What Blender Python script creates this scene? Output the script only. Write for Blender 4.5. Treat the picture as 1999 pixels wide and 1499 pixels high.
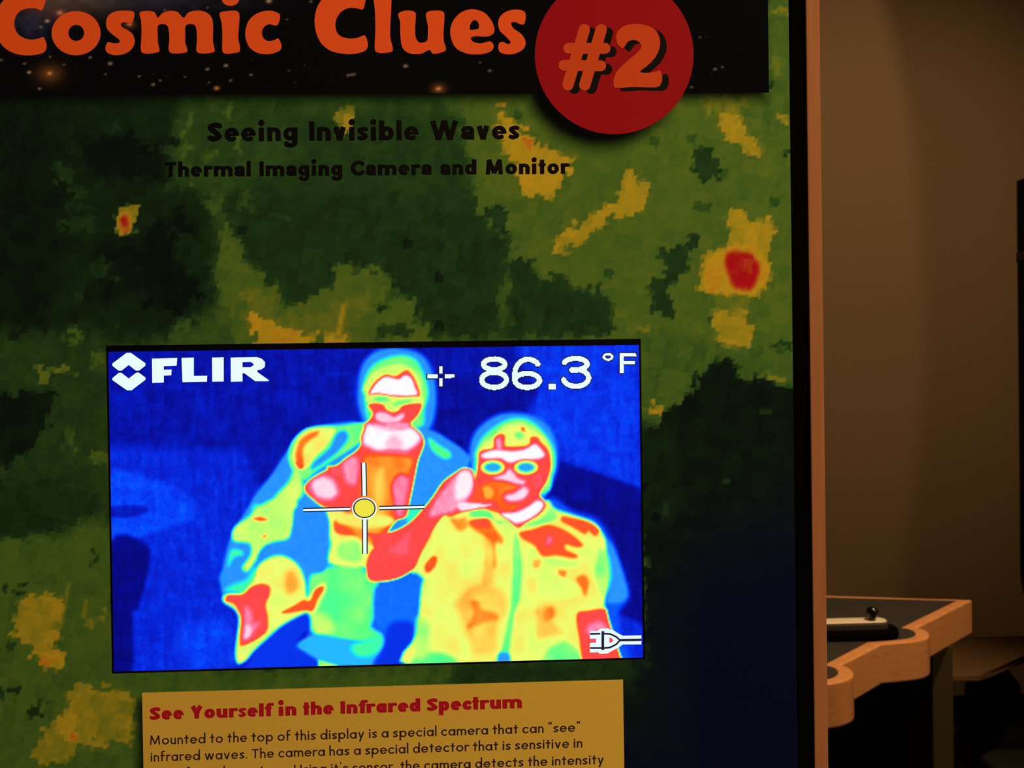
import bpy, bmesh, math, random
import numpy as np
from mathutils import Vector, Matrix
from mathutils.geometry import tessellate_polygon

for o in list(bpy.data.objects):
    bpy.data.objects.remove(o)
SC = bpy.context.scene
COL = SC.collection
R = math.radians

# ------------------------------------------------------------------ camera
F, CX, CY = 1500.0, 999.5, 749.5
YAW, PITCH, ROLL = R(1.884), R(-0.413), R(-0.833)
CAM = Vector((0.0, -0.725, 1.5))
_f = Vector((math.sin(YAW) * math.cos(PITCH), math.cos(YAW) * math.cos(PITCH), math.sin(PITCH)))
_r0 = Vector((math.cos(YAW), -math.sin(YAW), 0))
_u0 = _r0.cross(_f)
_r = _r0 * math.cos(ROLL) + _u0 * math.sin(ROLL)
_u = _u0 * math.cos(ROLL) - _r0 * math.sin(ROLL)
cd = bpy.data.cameras.new('camera')
cam = bpy.data.objects.new('camera', cd)
COL.objects.link(cam)
cd.sensor_fit = 'HORIZONTAL'
cd.sensor_width = 36.0
cd.lens = F * 36.0 / 1999.0
cd.clip_start = 0.01
cd.dof.use_dof = True
cd.dof.focus_distance = 0.725
cd.dof.aperture_fstop = 9.0
m = Matrix(((_r.x, _u.x, -_f.x, 0), (_r.y, _u.y, -_f.y, 0), (_r.z, _u.z, -_f.z, 0), (0, 0, 0, 1)))
cam.matrix_world = Matrix.Translation(CAM) @ m
SC.camera = cam

# ------------------------------------------------------------------ light
SC.view_settings.view_transform = 'Standard'
SC.view_settings.look = 'None'
SC.view_settings.exposure = 0.0
SC.view_settings.gamma = 1.0
SC.view_settings.use_curve_mapping = False
w = bpy.data.worlds.new('dim_room_air')
SC.world = w
w.use_nodes = True
w.node_tree.nodes['Background'].inputs[0].default_value = (1.0, 0.6, 0.28, 1)
w.node_tree.nodes['Background'].inputs[1].default_value = 0.010


def spot(name, loc, aim, watts, angle, blend, col=(1.0, 0.62, 0.30), radius=0.04):
    l = bpy.data.lights.new(name, 'SPOT')
    l.energy = watts
    l.color = col
    l.spot_size = R(angle)
    l.spot_blend = blend
    l.shadow_soft_size = radius
    o = bpy.data.objects.new(name, l)
    COL.objects.link(o)
    o.location = loc
    o.rotation_euler = (Vector(aim) - Vector(loc)).to_track_quat('-Z', 'Y').to_euler()
    return o


spot('panel_spot', (1.25, -2.55, 2.75), (-0.05, 0.0, 1.5), 270, 30, 0.5, radius=0.08)
spot('table_spot', (1.35, 0.75, 2.85), (1.15, 1.1, 0.8), 215, 56, 0.8)
spot('table_fill_spot', (2.3, -0.9, 2.6), (1.2, 1.1, 0.75), 95, 34, 0.8)
spot('wall_spot', (0.61, 0.03, 4.6), (-0.46, 2.55, 2.871), 42, 81.25, 0.015, radius=0.05)
spot('wall_fill_spot', (1.9, -0.2, 3.3), (1.70, 2.55, 1.92), 50, 62, 1.0)


# ------------------------------------------------------------------ helpers


def ray(x, y):
    return _r * ((x - CX) / F) - _u * ((y - CY) / F) + _f


def on_panel(x, y, Y=0.0):
    """point of a vertical board standing at depth Y that the photo shows at (x, y)"""
    d = ray(x, y)
    return CAM + d * ((Y - CAM.y) / d.y)


def on_level(x, y, Z):
    d = ray(x, y)
    return CAM + d * ((Z - CAM.z) / d.z)


def to_photo(P):
    """numpy (n,3) world points -> photo coordinates"""
    d = P - np.array(CAM)
    a, b, c = d @ np.array(_r), d @ np.array(_u), d @ np.array(_f)
    return CX + F * a / c, CY - F * b / c


def lin(c):
    c = np.asarray(c, float) / 255.0
    return np.where(c <= 0.04045, c / 12.92, ((c + 0.055) / 1.055) ** 2.4)


def mat(name, col, rough=0.6, metal=0.0, spec=0.3, noise=0.0, nscale=20.0, stretch=None, bump=0.0):
    m = bpy.data.materials.new(name)
    m.use_nodes = True
    nt = m.node_tree
    b = nt.nodes['Principled BSDF']
    b.inputs['Roughness'].default_value = rough
    b.inputs['Metallic'].default_value = metal
    b.inputs['Specular IOR Level'].default_value = spec
    b.inputs['Base Color'].default_value = (*col, 1)
    if noise or bump:
        tc = nt.nodes.new('ShaderNodeTexCoord')
        mp = nt.nodes.new('ShaderNodeMapping')
        if stretch:
            mp.inputs['Scale'].default_value = stretch
        nz = nt.nodes.new('ShaderNodeTexNoise')
        nz.inputs['Scale'].default_value = nscale
        nz.inputs['Detail'].default_value = 5
        nt.links.new(tc.outputs['Object'], mp.inputs[0])
        nt.links.new(mp.outputs[0], nz.inputs['Vector'])
        if noise:
            rp = nt.nodes.new('ShaderNodeValToRGB')
            rp.color_ramp.elements[0].position = 0.3
            rp.color_ramp.elements[1].position = 0.7
            rp.color_ramp.elements[0].color = (*[c * (1 - noise) for c in col], 1)
            rp.color_ramp.elements[1].color = (*[min(1, c * (1 + noise)) for c in col], 1)
            nt.links.new(nz.outputs['Fac'], rp.inputs[0])
            nt.links.new(rp.outputs[0], b.inputs['Base Color'])
        if bump:
            bp = nt.nodes.new('ShaderNodeBump')
            bp.inputs['Strength'].default_value = bump
            bp.inputs['Distance'].default_value = 0.002
            nt.links.new(nz.outputs['Fac'], bp.inputs['Height'])
            nt.links.new(bp.outputs[0], b.inputs['Normal'])
    return m


def print_mat(name, rough=0.55, emit=None):
    """surface coloured by the mesh's own colour attribute 'ink' (print) or showing it (screen)"""
    m = bpy.data.materials.new(name)
    m.use_nodes = True
    nt = m.node_tree
    b = nt.nodes['Principled BSDF']
    a = nt.nodes.new('ShaderNodeVertexColor')
    a.layer_name = 'ink'
    b.inputs['Roughness'].default_value = rough
    b.inputs['Specular IOR Level'].default_value = 0.0
    if emit is None:
        nt.links.new(a.outputs['Color'], b.inputs['Base Color'])
    else:
        b.inputs['Base Color'].default_value = (0.005, 0.005, 0.005, 1)
        nt.links.new(a.outputs['Color'], b.inputs['Emission Color'])
        b.inputs['Emission Strength'].default_value = emit
        m.cycles.emission_sampling = 'NONE'
    return m


def glow_mat(name, rgb, strength=1.0):
    m = bpy.data.materials.new(name)
    m.use_nodes = True
    b = m.node_tree.nodes['Principled BSDF']
    b.inputs['Base Color'].default_value = (0.005, 0.005, 0.005, 1)
    b.inputs['Specular IOR Level'].default_value = 0.15
    b.inputs['Emission Color'].default_value = (*lin(rgb), 1)
    b.inputs['Emission Strength'].default_value = strength
    m.cycles.emission_sampling = 'NONE'
    return m


def link(name, me, material, parent=None):
    o = bpy.data.objects.new(name, me)
    COL.objects.link(o)
    if material is not None:
        me.materials.append(material)
    if parent is not None:
        o.parent = parent
        o.matrix_parent_inverse = Matrix.Translation(-Vector(world_loc(parent)))
    return o


def world_loc(o):
    l = Vector(o.location)
    if o.parent is not None:
        l = l + o.matrix_parent_inverse.translation + world_loc(o.parent)
    return l


def mesh(name, verts, faces, material, parent=None, smooth=False):
    me = bpy.data.meshes.new(name)
    me.from_pydata([tuple(v) for v in verts], [], faces)
    me.update()
    if smooth:
        for p in me.polygons:
            p.use_smooth = True
    return link(name, me, material, parent)


def from_bm(name, bm, material, parent=None, smooth=False):
    me = bpy.data.meshes.new(name)
    bmesh.ops.recalc_face_normals(bm, faces=bm.faces[:])
    bm.to_mesh(me)
    bm.free()
    if smooth:
        for p in me.polygons:
            p.use_smooth = True
    return link(name, me, material, parent)


def thing(name, loc, label, cat, group=None):
    o = bpy.data.objects.new(name, None)
    COL.objects.link(o)
    o.empty_display_size = 0.05
    o.location = loc
    o['label'] = label
    o['category'] = cat
    if group:
        o['group'] = group
    return o


def add_box(bm, lo, hi, bevel=0.0, seg=2, M=None):
    r = bmesh.ops.create_cube(bm, size=1.0)
    vs = r['verts']
    for v in vs:
        v.co = Vector([lo[i] + (v.co[i] + 0.5) * (hi[i] - lo[i]) for i in range(3)])
    if bevel > 0:
        es = list({e for v in vs for e in v.link_edges})
        rb = bmesh.ops.bevel(bm, geom=es, offset=bevel, segments=seg, affect='EDGES', profile=0.5)
        vs = list({v for f in rb['faces'] for v in f.verts} | {v for v in vs if v.is_valid})
    if M is not None:
        for v in vs:
            v.co = M @ v.co
    return vs


def box(name, lo, hi, material, parent=None, bevel=0.0, seg=2, M=None):
    bm = bmesh.new()
    add_box(bm, lo, hi, bevel, seg, M)
    return from_bm(name, bm, material, parent)


def catmull(pts, n=6, closed=True):
    P = np.array(pts, float)
    N = len(P)
    out = []
    for i in range(N if closed else N - 1):
        if closed:
            a, b, c, d = P[(i - 1) % N], P[i], P[(i + 1) % N], P[(i + 2) % N]
        else:
            a, b, c, d = P[max(i - 1, 0)], P[i], P[i + 1], P[min(i + 2, N - 1)]
        for k in range(n):
            t = k / n
            out.append(0.5 * ((2 * b) + (c - a) * t + (2 * a - 5 * b + 4 * c - d) * t * t + (3 * b - a - 3 * c + d) * t ** 3))
    if not closed:
        out.append(P[-1])
    return np.array(out)


def flat_shapes(name, loops, Y, material, parent):
    """printed outlines (each: [outer, hole, ...] in photo coordinates) lying on a vertical board at depth Y"""
    V, Fc = [], []
    for lp in loops:
        base = len(V)
        w3 = [[on_panel(p[0], p[1], Y) for p in l] for l in lp]
        flat = [p for l in w3 for p in l]
        V += flat
        for t in tessellate_polygon([[Vector((p.x, p.z, 0)) for p in l] for l in w3]):
            a, b, c = (flat[i] for i in t)
            if (b - a).cross(c - a).y > 0:
                t = (t[0], t[2], t[1])
            Fc.append(tuple(base + i for i in t))
    return mesh(name, V, Fc, material, parent)


# ---------- lettering from strokes: distance field of round and butt strokes, filled by marching squares


def seg_dist(X, Yy, a, b, ra, rb):
    dx, dy = b[0] - a[0], b[1] - a[1]
    L2 = dx * dx + dy * dy + 1e-12
    t = np.clip(((X - a[0]) * dx + (Yy - a[1]) * dy) / L2, 0, 1)
    return np.hypot(X - a[0] - t * dx, Yy - a[1] - t * dy) - (ra + (rb - ra) * t)


def butt_dist(X, Yy, a, b, ra, rb):
    dx, dy = b[0] - a[0], b[1] - a[1]
    L = math.hypot(dx, dy) + 1e-9
    ux, uy = dx / L, dy / L
    s = (X - a[0]) * ux + (Yy - a[1]) * uy
    q = np.abs((X - a[0]) * uy - (Yy - a[1]) * ux) - ra
    return np.maximum(q, np.maximum(-s, s - L))


def strokes_mesh(name, prims, Y, material, parent, step=0.7, pixel=None):
    """prims: (kind, points, radii) in photo coordinates"""
    allp = np.array([p for k, ps, rs in prims for p in ps])
    mr = max(max(rs) for k, ps, rs in prims) + 2 * step
    if pixel:
        step = pixel
    x0, y0 = allp.min(0) - mr
    x1, y1 = allp.max(0) + mr
    nx, ny = int((x1 - x0) / step) + 2, int((y1 - y0) / step) + 2
    D = np.full((ny, nx), 1e3)
    gx, gy = x0 + np.arange(nx) * step, y0 + np.arange(ny) * step
    for kind, ps, rs in prims:
        for i in range(len(ps) - 1 if len(ps) > 1 else 1):
            a = ps[i]
            b = ps[min(i + 1, len(ps) - 1)]
            ra, rb = rs[i], rs[min(i + 1, len(ps) - 1)]
            e = max(ra, rb) + 2.5 * step
            i0, i1 = np.searchsorted(gx, [min(a[0], b[0]) - e, max(a[0], b[0]) + e])
            j0, j1 = np.searchsorted(gy, [min(a[1], b[1]) - e, max(a[1], b[1]) + e])
            X, Yy = np.meshgrid(gx[i0:i1], gy[j0:j1])
            d = (butt_dist if kind == 'L' else seg_dist)(X, Yy, a, b, ra, rb)
            D[j0:j1, i0:i1] = np.minimum(D[j0:j1, i0:i1], d)
    V, Fc, idx = [], [], {}

    def vert(key, x, y):
        k = idx.get(key)
        if k is None:
            k = len(V)
            idx[key] = k
            V.append(on_panel(x, y, Y))
        return k
    S = D < 0
    if pixel:                                   # square screen dots
        for j, i in zip(*np.nonzero(S)):
            c = [(i, j), (i, j + 1), (i + 1, j + 1), (i + 1, j)]
            Fc.append([vert(q, x0 + (q[0] - .5) * step, y0 + (q[1] - .5) * step) for q in c])
        return mesh(name, V, Fc, material, parent)
    cnt = S[:-1, :-1].astype(int) + S[1:, :-1] + S[:-1, 1:] + S[1:, 1:]
    for j, i in zip(*np.nonzero(cnt > 0)):
        c = [(i, j), (i, j + 1), (i + 1, j + 1), (i + 1, j)]
        f = []
        for k in range(4):
            a, b = c[k], c[(k + 1) % 4]
            da, db = D[a[1], a[0]], D[b[1], b[0]]
            if da < 0:
                f.append(vert(a, gx[a[0]], gy[a[1]]))
            if (da < 0) != (db < 0):
                t = da / (da - db)
                f.append(vert((min(a, b), max(a, b)), gx[a[0]] + t * (gx[b[0]] - gx[a[0]]), gy[a[1]] + t * (gy[b[1]] - gy[a[1]])))
        if len(f) >= 3 and len(set(f)) == len(f):
            Fc.append(f)
    return mesh(name, V, Fc, material, parent)


def glyph(ch, r, rt, A, C, humanist):
    """strokes of one letter in x-height units: list of (kind, pts, radii), and its width"""
    rb = min(rt, 0.115)

    def arc(cx, cy, rx, ry, a0, a1, n=20):
        out, rad = [], []
        for k in range(n + 1):
            t = R(a0 + (a1 - a0) * k / n)
            out.append((cx + rx * math.cos(t), cy + ry * math.sin(t)))
            rad.append(r * abs(math.cos(t)) ** 1.3 + rt * (1 - abs(math.cos(t)) ** 1.3))
        return ('C', out, rad)

    def L(a, b, q=None):
        q = r if q is None else q
        return ('L', [a, b], [q, q])

    def cur(pts, q=None, n=5):
        p = [tuple(v) for v in catmull(pts, n, False)]
        return ('C', p, [r if q is None else q] * len(p))
    D = -0.48
    if ch == 'o':
        w = 1.04
        return [arc(w / 2, .5, w / 2 - r, .5 - rt, 0, 360, 28)], w
    if ch == 'a':
        if humanist:
            w = .92
            return [arc(w / 2, .66, w / 2 - r, .34 - rt, 165, 0), L((w - r, 0), (w - r, .68)),
                    arc(w / 2 - .03, .3, w / 2 - r - .03, .3 - rt, 0, 360)], w
        w = 1.0
        return [arc(w / 2 - .02, .5, w / 2 - r - .02, .5 - rt, 0, 360, 28), L((w - r, 0), (w - r, 1))], w
    if ch in 'bp':
        w = 1.03
        s = L((r, 0), (r, A)) if ch == 'b' else L((r, D), (r, 1))
        return [arc(w / 2 + .02, .5, w / 2 - r - .02, .5 - rt, 0, 360, 28), s], w
    if ch == 'd':
        w = 1.03
        return [arc(w / 2 - .02, .5, w / 2 - r - .02, .5 - rt, 0, 360, 28), L((w - r, 0), (w - r, A))], w
    if ch == 'g':
        w = 1.0
        return [arc(w / 2 - .02, .52, w / 2 - r - .02, .48 - rt, 0, 360, 28), L((w - r, -.1), (w - r, 1)),
                arc(w / 2, -.1, w / 2 - r, .38 - rt, 0, -150)], w
    if ch == 'c':
        w = .86
        return [arc(.5, .5, .5 - r, .5 - rt, 48, 312)], w
    if ch == 'C':
        w = 1.18
        return [arc(C / 2, C / 2, C / 2 - r, C / 2 - rt, 45, 315)], w
    if ch == 'e':
        w = 1.0
        a0, a1 = (22, 300) if r > .15 else (8, 316)
        k = min(rb, .085)
        return [arc(w / 2, .5, w / 2 - r, .5 - rt, a0, a1, 26), L((r, .5), (w - .01, .5), k), L((w - 1.7 * r, .5), (w - .01, .5), k), L((w - r, .5 - k), (w - r, .62), r)], w
    if ch in 'sS':
        h = 1.0 if ch == 's' else C
        w = .72 if ch == 's' else 1.0
        q = min(r, h * .145)
        p = [(w - q * .9, h * .82), (w * .55, h - q), (q, h * .735), (w * .5, h * .5), (w - q, h * .27), (w * .45, q), (q * .9, h * .19)]
        return [cur(p, q)], w
    if ch == 't':
        w = .62
        return [L((w / 2, 0), (w / 2, 1.36)), L((0, 1 - rb), (w, 1 - rb), rb * 1.05)], w
    if ch == 'f':
        w = .62
        return [L((r + .1, 0), (r + .1, A - .3)), arc(r + .1 + .28, A - .3, .28, .3 - rt, 180, 75, 10), L((0, 1 - rb), (w, 1 - rb), rb * 1.05)], w
    if ch == 'i':
        q = r * 1.2
        return [L((q, 0), (q, 1)), ('C', [(q, 1.0 + .12 + q), (q, 1.0 + .121 + q)], [q, q])], 2 * q
    if ch == 'l':
        return [L((r, 0), (r, A))], 2 * r
    if ch == 'I':
        return [L((r, 0), (r, C))], 2 * r
    if ch == 'r':
        w = .34 + 2 * r
        return [L((r, 0), (r, 1)), arc(r + .34, .62, .34, .38 - rt, 180, 70, 10)], w
    if ch in 'nh':
        w = .6 + 2 * r * .95
        return [L((r, 0), (r, 1 if ch == 'n' else A)), arc(w / 2, .58, w / 2 - r, .42 - rt, 180, 0), L((w - r, 0), (w - r, .6))], w
    if ch == 'u':
        w = .6 + 2 * r * .95
        return [L((w - r, 0), (w - r, 1)), arc(w / 2, .42, w / 2 - r, .42 - rt, 180, 360), L((r, .4), (r, 1))], w
    if ch == 'm':
        h = .5 + r * .7
        w = 2 * h + 2 * r
        return [L((r, 0), (r, 1)), arc(r + h / 2, .58, h / 2, .42 - rt, 180, 0), L((r + h, 0), (r + h, .6)),
                arc(r + 1.5 * h, .58, h / 2, .42 - rt, 180, 0), L((w - r, 0), (w - r, .6))], w
    if ch == 'v':
        w = .9
        return [L((r, 1), (w / 2, .02)), L((w - r, 1), (w / 2, .02)), L((w / 2 - r * .8, rb), (w / 2 + r * .8, rb), rb)], w
    if ch == 'y':
        w = .9
        return [L((r, 1), (w / 2, .02)), L((w - r, 1), (w / 2 - .22, D))], w
    if ch == 'w':
        w = 1.4
        return [L((r, 1), (w * .3, 0)), L((w * .5, 1), (w * .3, 0)), L((w * .5, 1), (w * .7, 0)), L((w - r, 1), (w * .7, 0))], w
    if ch == 'W':
        w = 1.95
        return [L((r, C), (w * .3, 0)), L((w * .5, C), (w * .3, 0)), L((w * .5, C), (w * .7, 0)), L((w - r, C), (w * .7, 0))], w
    if ch == 'M':
        w = 1.5 + r * .8
        return [L((r + .06, 0), (r + .16, C)), L((r + .16, C), (w / 2, .12)), L((w - r - .16, C), (w / 2, .12)), L((w - r - .06, 0), (w - r - .16, C)),
                L((r, C - r * .6), (r + .3, C - r * .6), r * .6), L((w - r - .3, C - r * .6), (w - r, C - r * .6), r * .6)][:4 if r < .15 else 6], w
    if ch == 'T':
        w = 1.02
        return [L((w / 2, 0), (w / 2, C)), L((0, C - rt), (w, C - rt), rt)], w
    if ch == 'U':
        w = 1.12
        return [L((r, .5), (r, C)), L((w - r, .5), (w - r, C)), arc(w / 2, .5, w / 2 - r, .5 - rt, 180, 360)], w
    if ch == 'Y':
        w = 1.2
        return [L((w / 2, 0), (w / 2, .65)), L((r, C), (w / 2, .55)), L((w - r, C), (w / 2, .55))], w
    if ch == '.':
        return [('C', [(r, r), (r, r + .001)], [r * 1.15] * 2)], 2 * r
    if ch == ',':
        return [L((r + .06, .16), (r - .03, -.22), r * .8)], 2 * r + .05
    if ch == '’':
        return [L((r + .08, A), (r, A - .36), r * .75)], 2 * r + .08
    if ch in '“”':
        return [L((r + .1, A - .02), (r, A - .4), r * .85), L((r + .36, A - .02), (r + .26, A - .4), r * .85)], 2 * r + .34
    return [], .5


def text_prims(s, p0, p1, xh, stem, thin, asc=1.62, cap=1.42, humanist=False, track=.2, space=.52):
    """one line of lettering from baseline point p0 to p1 (photo coordinates)"""
    r, rt = stem / xh / 2, thin / xh / 2
    x, pl = 0.0, []
    for ch in s:
        if ch == ' ':
            x += space
            continue
        st, w_ = glyph(ch, r, rt, asc, cap, humanist)
        pl.append((x, st))
        x += w_ + track
    x -= track
    p0, p1 = np.array(p0, float), np.array(p1, float)
    ex = (p1 - p0) / x
    eu = np.array((-0.008, -1.0)) * xh
    sc = np.linalg.norm(ex) / xh
    out = []
    for gx, st in pl:
        for kind, ps, rs in st:
            out.append((kind, [tuple(p0 + ex * (gx + q[0]) + eu * q[1]) for q in ps], [v * xh for v in rs]))
    return out


# ---------- painted fields: soft-edged outlines


def poly_sd(X, Y, P):
    """signed distance to polygon P (positive inside)"""
    P = np.asarray(P, float)
    d = np.full(X.shape, 1e9)
    ins = np.zeros(X.shape, bool)
    for i in range(len(P)):
        a, b = P[i], P[(i + 1) % len(P)]
        dx, dy = b - a
        t = np.clip(((X - a[0]) * dx + (Y - a[1]) * dy) / (dx * dx + dy * dy + 1e-9), 0, 1)
        d = np.minimum(d, np.hypot(X - a[0] - t * dx, Y - a[1] - t * dy))
        c = (a[1] > Y) != (b[1] > Y)
        if dy != 0:
            ins ^= c & (X < a[0] + (Y - a[1]) * dx / dy)
    return np.where(ins, d, -d)


def paint(T, X, Y, pts, val, soft, smooth=True, gain=1.0):
    P = catmull(pts, 4) if smooth else np.array(pts, float)
    lo, hi = P.min(0) - soft - 1, P.max(0) + soft + 1
    k = (X > lo[0]) & (X < hi[0]) & (Y > lo[1]) & (Y < hi[1])
    if not k.any():
        return
    sd = poly_sd(X[k], Y[k], P)
    a = np.clip(sd / (2 * soft) + 0.5, 0, 1)
    a = a * a * (3 - 2 * a) * gain
    T[k] = T[k] * (1 - a) + val * a


def hash2(i, j, s=0):
    v = np.sin(i * 127.1 + j * 311.7 + s * 74.7) * 43758.5453
    return v - np.floor(v)


def vnoise(x, y, s=0):
    i, j = np.floor(x), np.floor(y)
    u, v = x - i, y - j
    u, v = u * u * (3 - 2 * u), v * v * (3 - 2 * v)
    return (hash2(i, j, s) * (1 - u) + hash2(i + 1, j, s) * u) * (1 - v) + (hash2(i, j + 1, s) * (1 - u) + hash2(i + 1, j + 1, s) * u) * v


def ramp(T, stops):
    t = [s[0] for s in stops]
    c = np.array([lin(s[1]) ** (1 / 2.2) for s in stops])
    return np.stack([np.interp(T, t, c[:, k]) for k in range(3)], -1) ** 2.2


def grid_mesh(name, xs, zs, Y, rgb, material, parent, keep=None):
    nx, nz = len(xs), len(zs)
    XX, ZZ = np.meshgrid(xs, zs)
    V = np.stack([XX, np.full_like(XX, Y), ZZ], -1).reshape(-1, 3)
    j, i = np.mgrid[0:nz - 1, 0:nx - 1]
    a = (j * nx + i)
    q = np.stack([a, a + 1, a + nx + 1, a + nx], -1)
    if keep is not None:
        q = q[keep]
    q = q.reshape(-1, 4)
    me = bpy.data.meshes.new(name)
    me.vertices.add(len(V))
    me.vertices.foreach_set('co', V.astype(np.float32).ravel())
    me.loops.add(q.size)
    me.loops.foreach_set('vertex_index', q.astype(np.int32).ravel())
    me.polygons.add(len(q))
    me.polygons.foreach_set('loop_start', (np.arange(len(q)) * 4).astype(np.int32))
    me.update(calc_edges=True)
    at = me.color_attributes.new('ink', 'FLOAT_COLOR', 'POINT')
    c = np.concatenate([rgb.reshape(-1, 3), np.ones((len(V), 1))], 1).astype(np.float32)
    at.data.foreach_set('color', c.ravel())
    return link(name, me, material, parent)


# ------------------------------------------------------------------ materials
LIGHT = np.array((0.62, 0.385, 0.185))       # tint of the warm lamps, to read ink colours out of the photo


def ink(rgb):
    return tuple(np.clip(lin(rgb) / LIGHT, 0, 0.9))


M_black = mat('black_laminate', (0.002, 0.002, 0.0016), 0.8, spec=0.0)
M_maple = mat('maple_ply_edge', (0.37, 0.17, 0.085), 0.7, spec=0.02, noise=0.08, nscale=6, stretch=(30, 30, 1.5))
M_maple_table = mat('oiled_maple', (0.50, 0.235, 0.095), 0.32, noise=0.10, nscale=5, stretch=(6, 6, 25))
M_wall = mat('beige_wall_paint', (0.55, 0.40, 0.24), 0.9, noise=0.04, nscale=60, spec=0.1)
M_floor = mat('dark_carpet', (0.06, 0.05, 0.04), 0.95, noise=0.3, nscale=200, spec=0.05)
M_ceil = mat('ceiling_paint', (0.12, 0.10, 0.08), 0.9, spec=0.1)
M_slate = mat('black_table_laminate', (0.022, 0.021, 0.019), 0.55, spec=0.3, noise=0.1, nscale=80)
M_orange = mat('orange_ink', ink((200, 64, 18)), 0.55, spec=0.03)
M_numeral = mat('dull_orange_ink', ink((170, 53, 17)), 0.55, spec=0.0)
M_dark_ink = mat('black_ink', (0.005, 0.005, 0.004), 0.55, spec=0.03)
M_text_ink = mat('brown_black_ink', (0.04, 0.028, 0.018), 0.55, spec=0.03)
M_red_ink = mat('crimson_ink', ink((150, 16, 20)), 0.55, spec=0.03)
M_badge = mat('red_badge_ink', ink((126, 8, 10)), 0.55, spec=0.03)
M_yellow = mat('yellow_card', ink((181, 129, 38)), 0.6, spec=0.15, noise=0.03, nscale=300)
M_print = print_mat('graphic_print')
M_screen = print_mat('lit_screen', 0.3, emit=1.0)
for q_ in ('Coat Weight',):
    M_maple_table.node_tree.nodes['Principled BSDF'].inputs[q_].default_value = 0.6
    M_maple_table.node_tree.nodes['Principled BSDF'].inputs['Coat Roughness'].default_value = 0.08
M_white_dot = glow_mat('white_screen_dots', (232, 252, 255))
M_navy_dot = glow_mat('navy_screen_dots', (12, 12, 70))
M_black_dot = glow_mat('dark_screen_dots', (28, 30, 58))
M_yellow_dot = glow_mat('yellow_screen_dots', (238, 228, 70))
M_bezel = mat('black_bezel_plastic', (0.003, 0.003, 0.003), 0.6, spec=0.02)
M_silver = mat('brushed_aluminium', (0.75, 0.70, 0.60), 0.35, metal=0.35)
M_smoke = mat('smoky_acrylic', (0.035, 0.030, 0.025), 0.5, spec=0.1)
M_knob = mat('glossy_black_knob', (0.003, 0.003, 0.003), 0.15, spec=0.4)
M_post = mat('olive_painted_steel', (0.038, 0.030, 0.016), 0.7, spec=0.1)
M_bench = mat('stained_bench_wood', (0.085, 0.05, 0.025), 0.6, spec=0.1, noise=0.15, nscale=4, stretch=(3, 25, 3))
M_cloth = mat('black_upholstery', (0.010, 0.010, 0.010), 0.9, spec=0.1, noise=0.2, nscale=150)
M_greycloth = mat('dark_grey_upholstery', (0.014, 0.015, 0.012), 0.9, spec=0.1, noise=0.2, nscale=150)
M_cab = mat('dark_cabinet_veneer', (0.012, 0.008, 0.006), 0.6, spec=0.2)
M_shelf = mat('brown_shelf_edge', (0.11, 0.075, 0.05), 0.6, spec=0.2)

# ------------------------------------------------------------------ room
WALL_Y, RIGHT_X = 2.55, 3.0


def struct(o):
    o['kind'] = 'structure'
    return o


struct(box('floor', (-2.5, -3.0, -0.05), (RIGHT_X, WALL_Y, 0.0), M_floor))
struct(box('wall_back', (-2.5, WALL_Y, 0.0), (RIGHT_X, WALL_Y + 0.1, 4.8), M_wall))
struct(box('wall_right', (RIGHT_X, -3.0, 0.0), (RIGHT_X + 0.1, WALL_Y + 0.1, 4.8), M_wall))
struct(box('wall_left', (-2.6, -3.0, 0.0), (-2.5, WALL_Y + 0.1, 4.8), M_wall))
struct(box('ceiling', (-2.6, -3.0, 4.8), (RIGHT_X + 0.1, WALL_Y + 0.1, 4.9), M_ceil))
struct(box('baseboard_back', (-2.5, WALL_Y - 0.012, 0.0), (RIGHT_X, WALL_Y, 0.09), M_cab))

# ------------------------------------------------------------------ the display kiosk
kiosk = thing('display_kiosk', (-0.02, 0.15, 0.0), 'tall maple-edged exhibit kiosk with a green and yellow infrared map graphic and orange title', 'display')
GX0, GX1 = -0.4950, 0.2925        # graphic
BX0, BX1 = GX0 - 0.0148, 0.3075   # black border
WX0, WX1 = BX0 - 0.0140, 0.3212   # maple edge
GZ0, GZ1 = 0.95, 2.05
box('plinth', (BX0, 0.03, 0.0), (BX1, 0.36, 0.12), M_black, kiosk)
for s, (a, b) in enumerate(((WX0, BX0), (BX1, WX1))):
    box('side_panel', (a, -0.004, 0.0), (b, 0.40, 2.11), M_maple, kiosk, bevel=0.0015)
box('top_panel', (BX0, -0.004, 2.09), (BX1, 0.40, 2.11), M_maple, kiosk, bevel=0.0015)
box('back_panel', (BX0, 0.37, 0.12), (BX1, 0.39, 2.09), M_black, kiosk)
box('front_panel', (BX0, 0.005, 0.12), (BX1, 0.02, GZ0), M_black, kiosk)
bm = bmesh.new()
for lo, hi in (((BX0, 0.001, GZ0), (GX0, 0.02, 2.09)), ((GX1, 0.001, GZ0), (BX1, 0.02, 2.09)), ((GX0, 0.001, GZ1), (GX1, 0.02, 2.09))):
    add_box(bm, lo, hi)
from_bm('border', bm, M_black, kiosk)

# screen rectangle on the board
SX0, SX1 = -0.3503, 0.1447
SZ0, SZ1 = 1.5 - 0.2671, 1.5 + 0.0301
BZ1 = 1.5 + 0.0355

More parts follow.
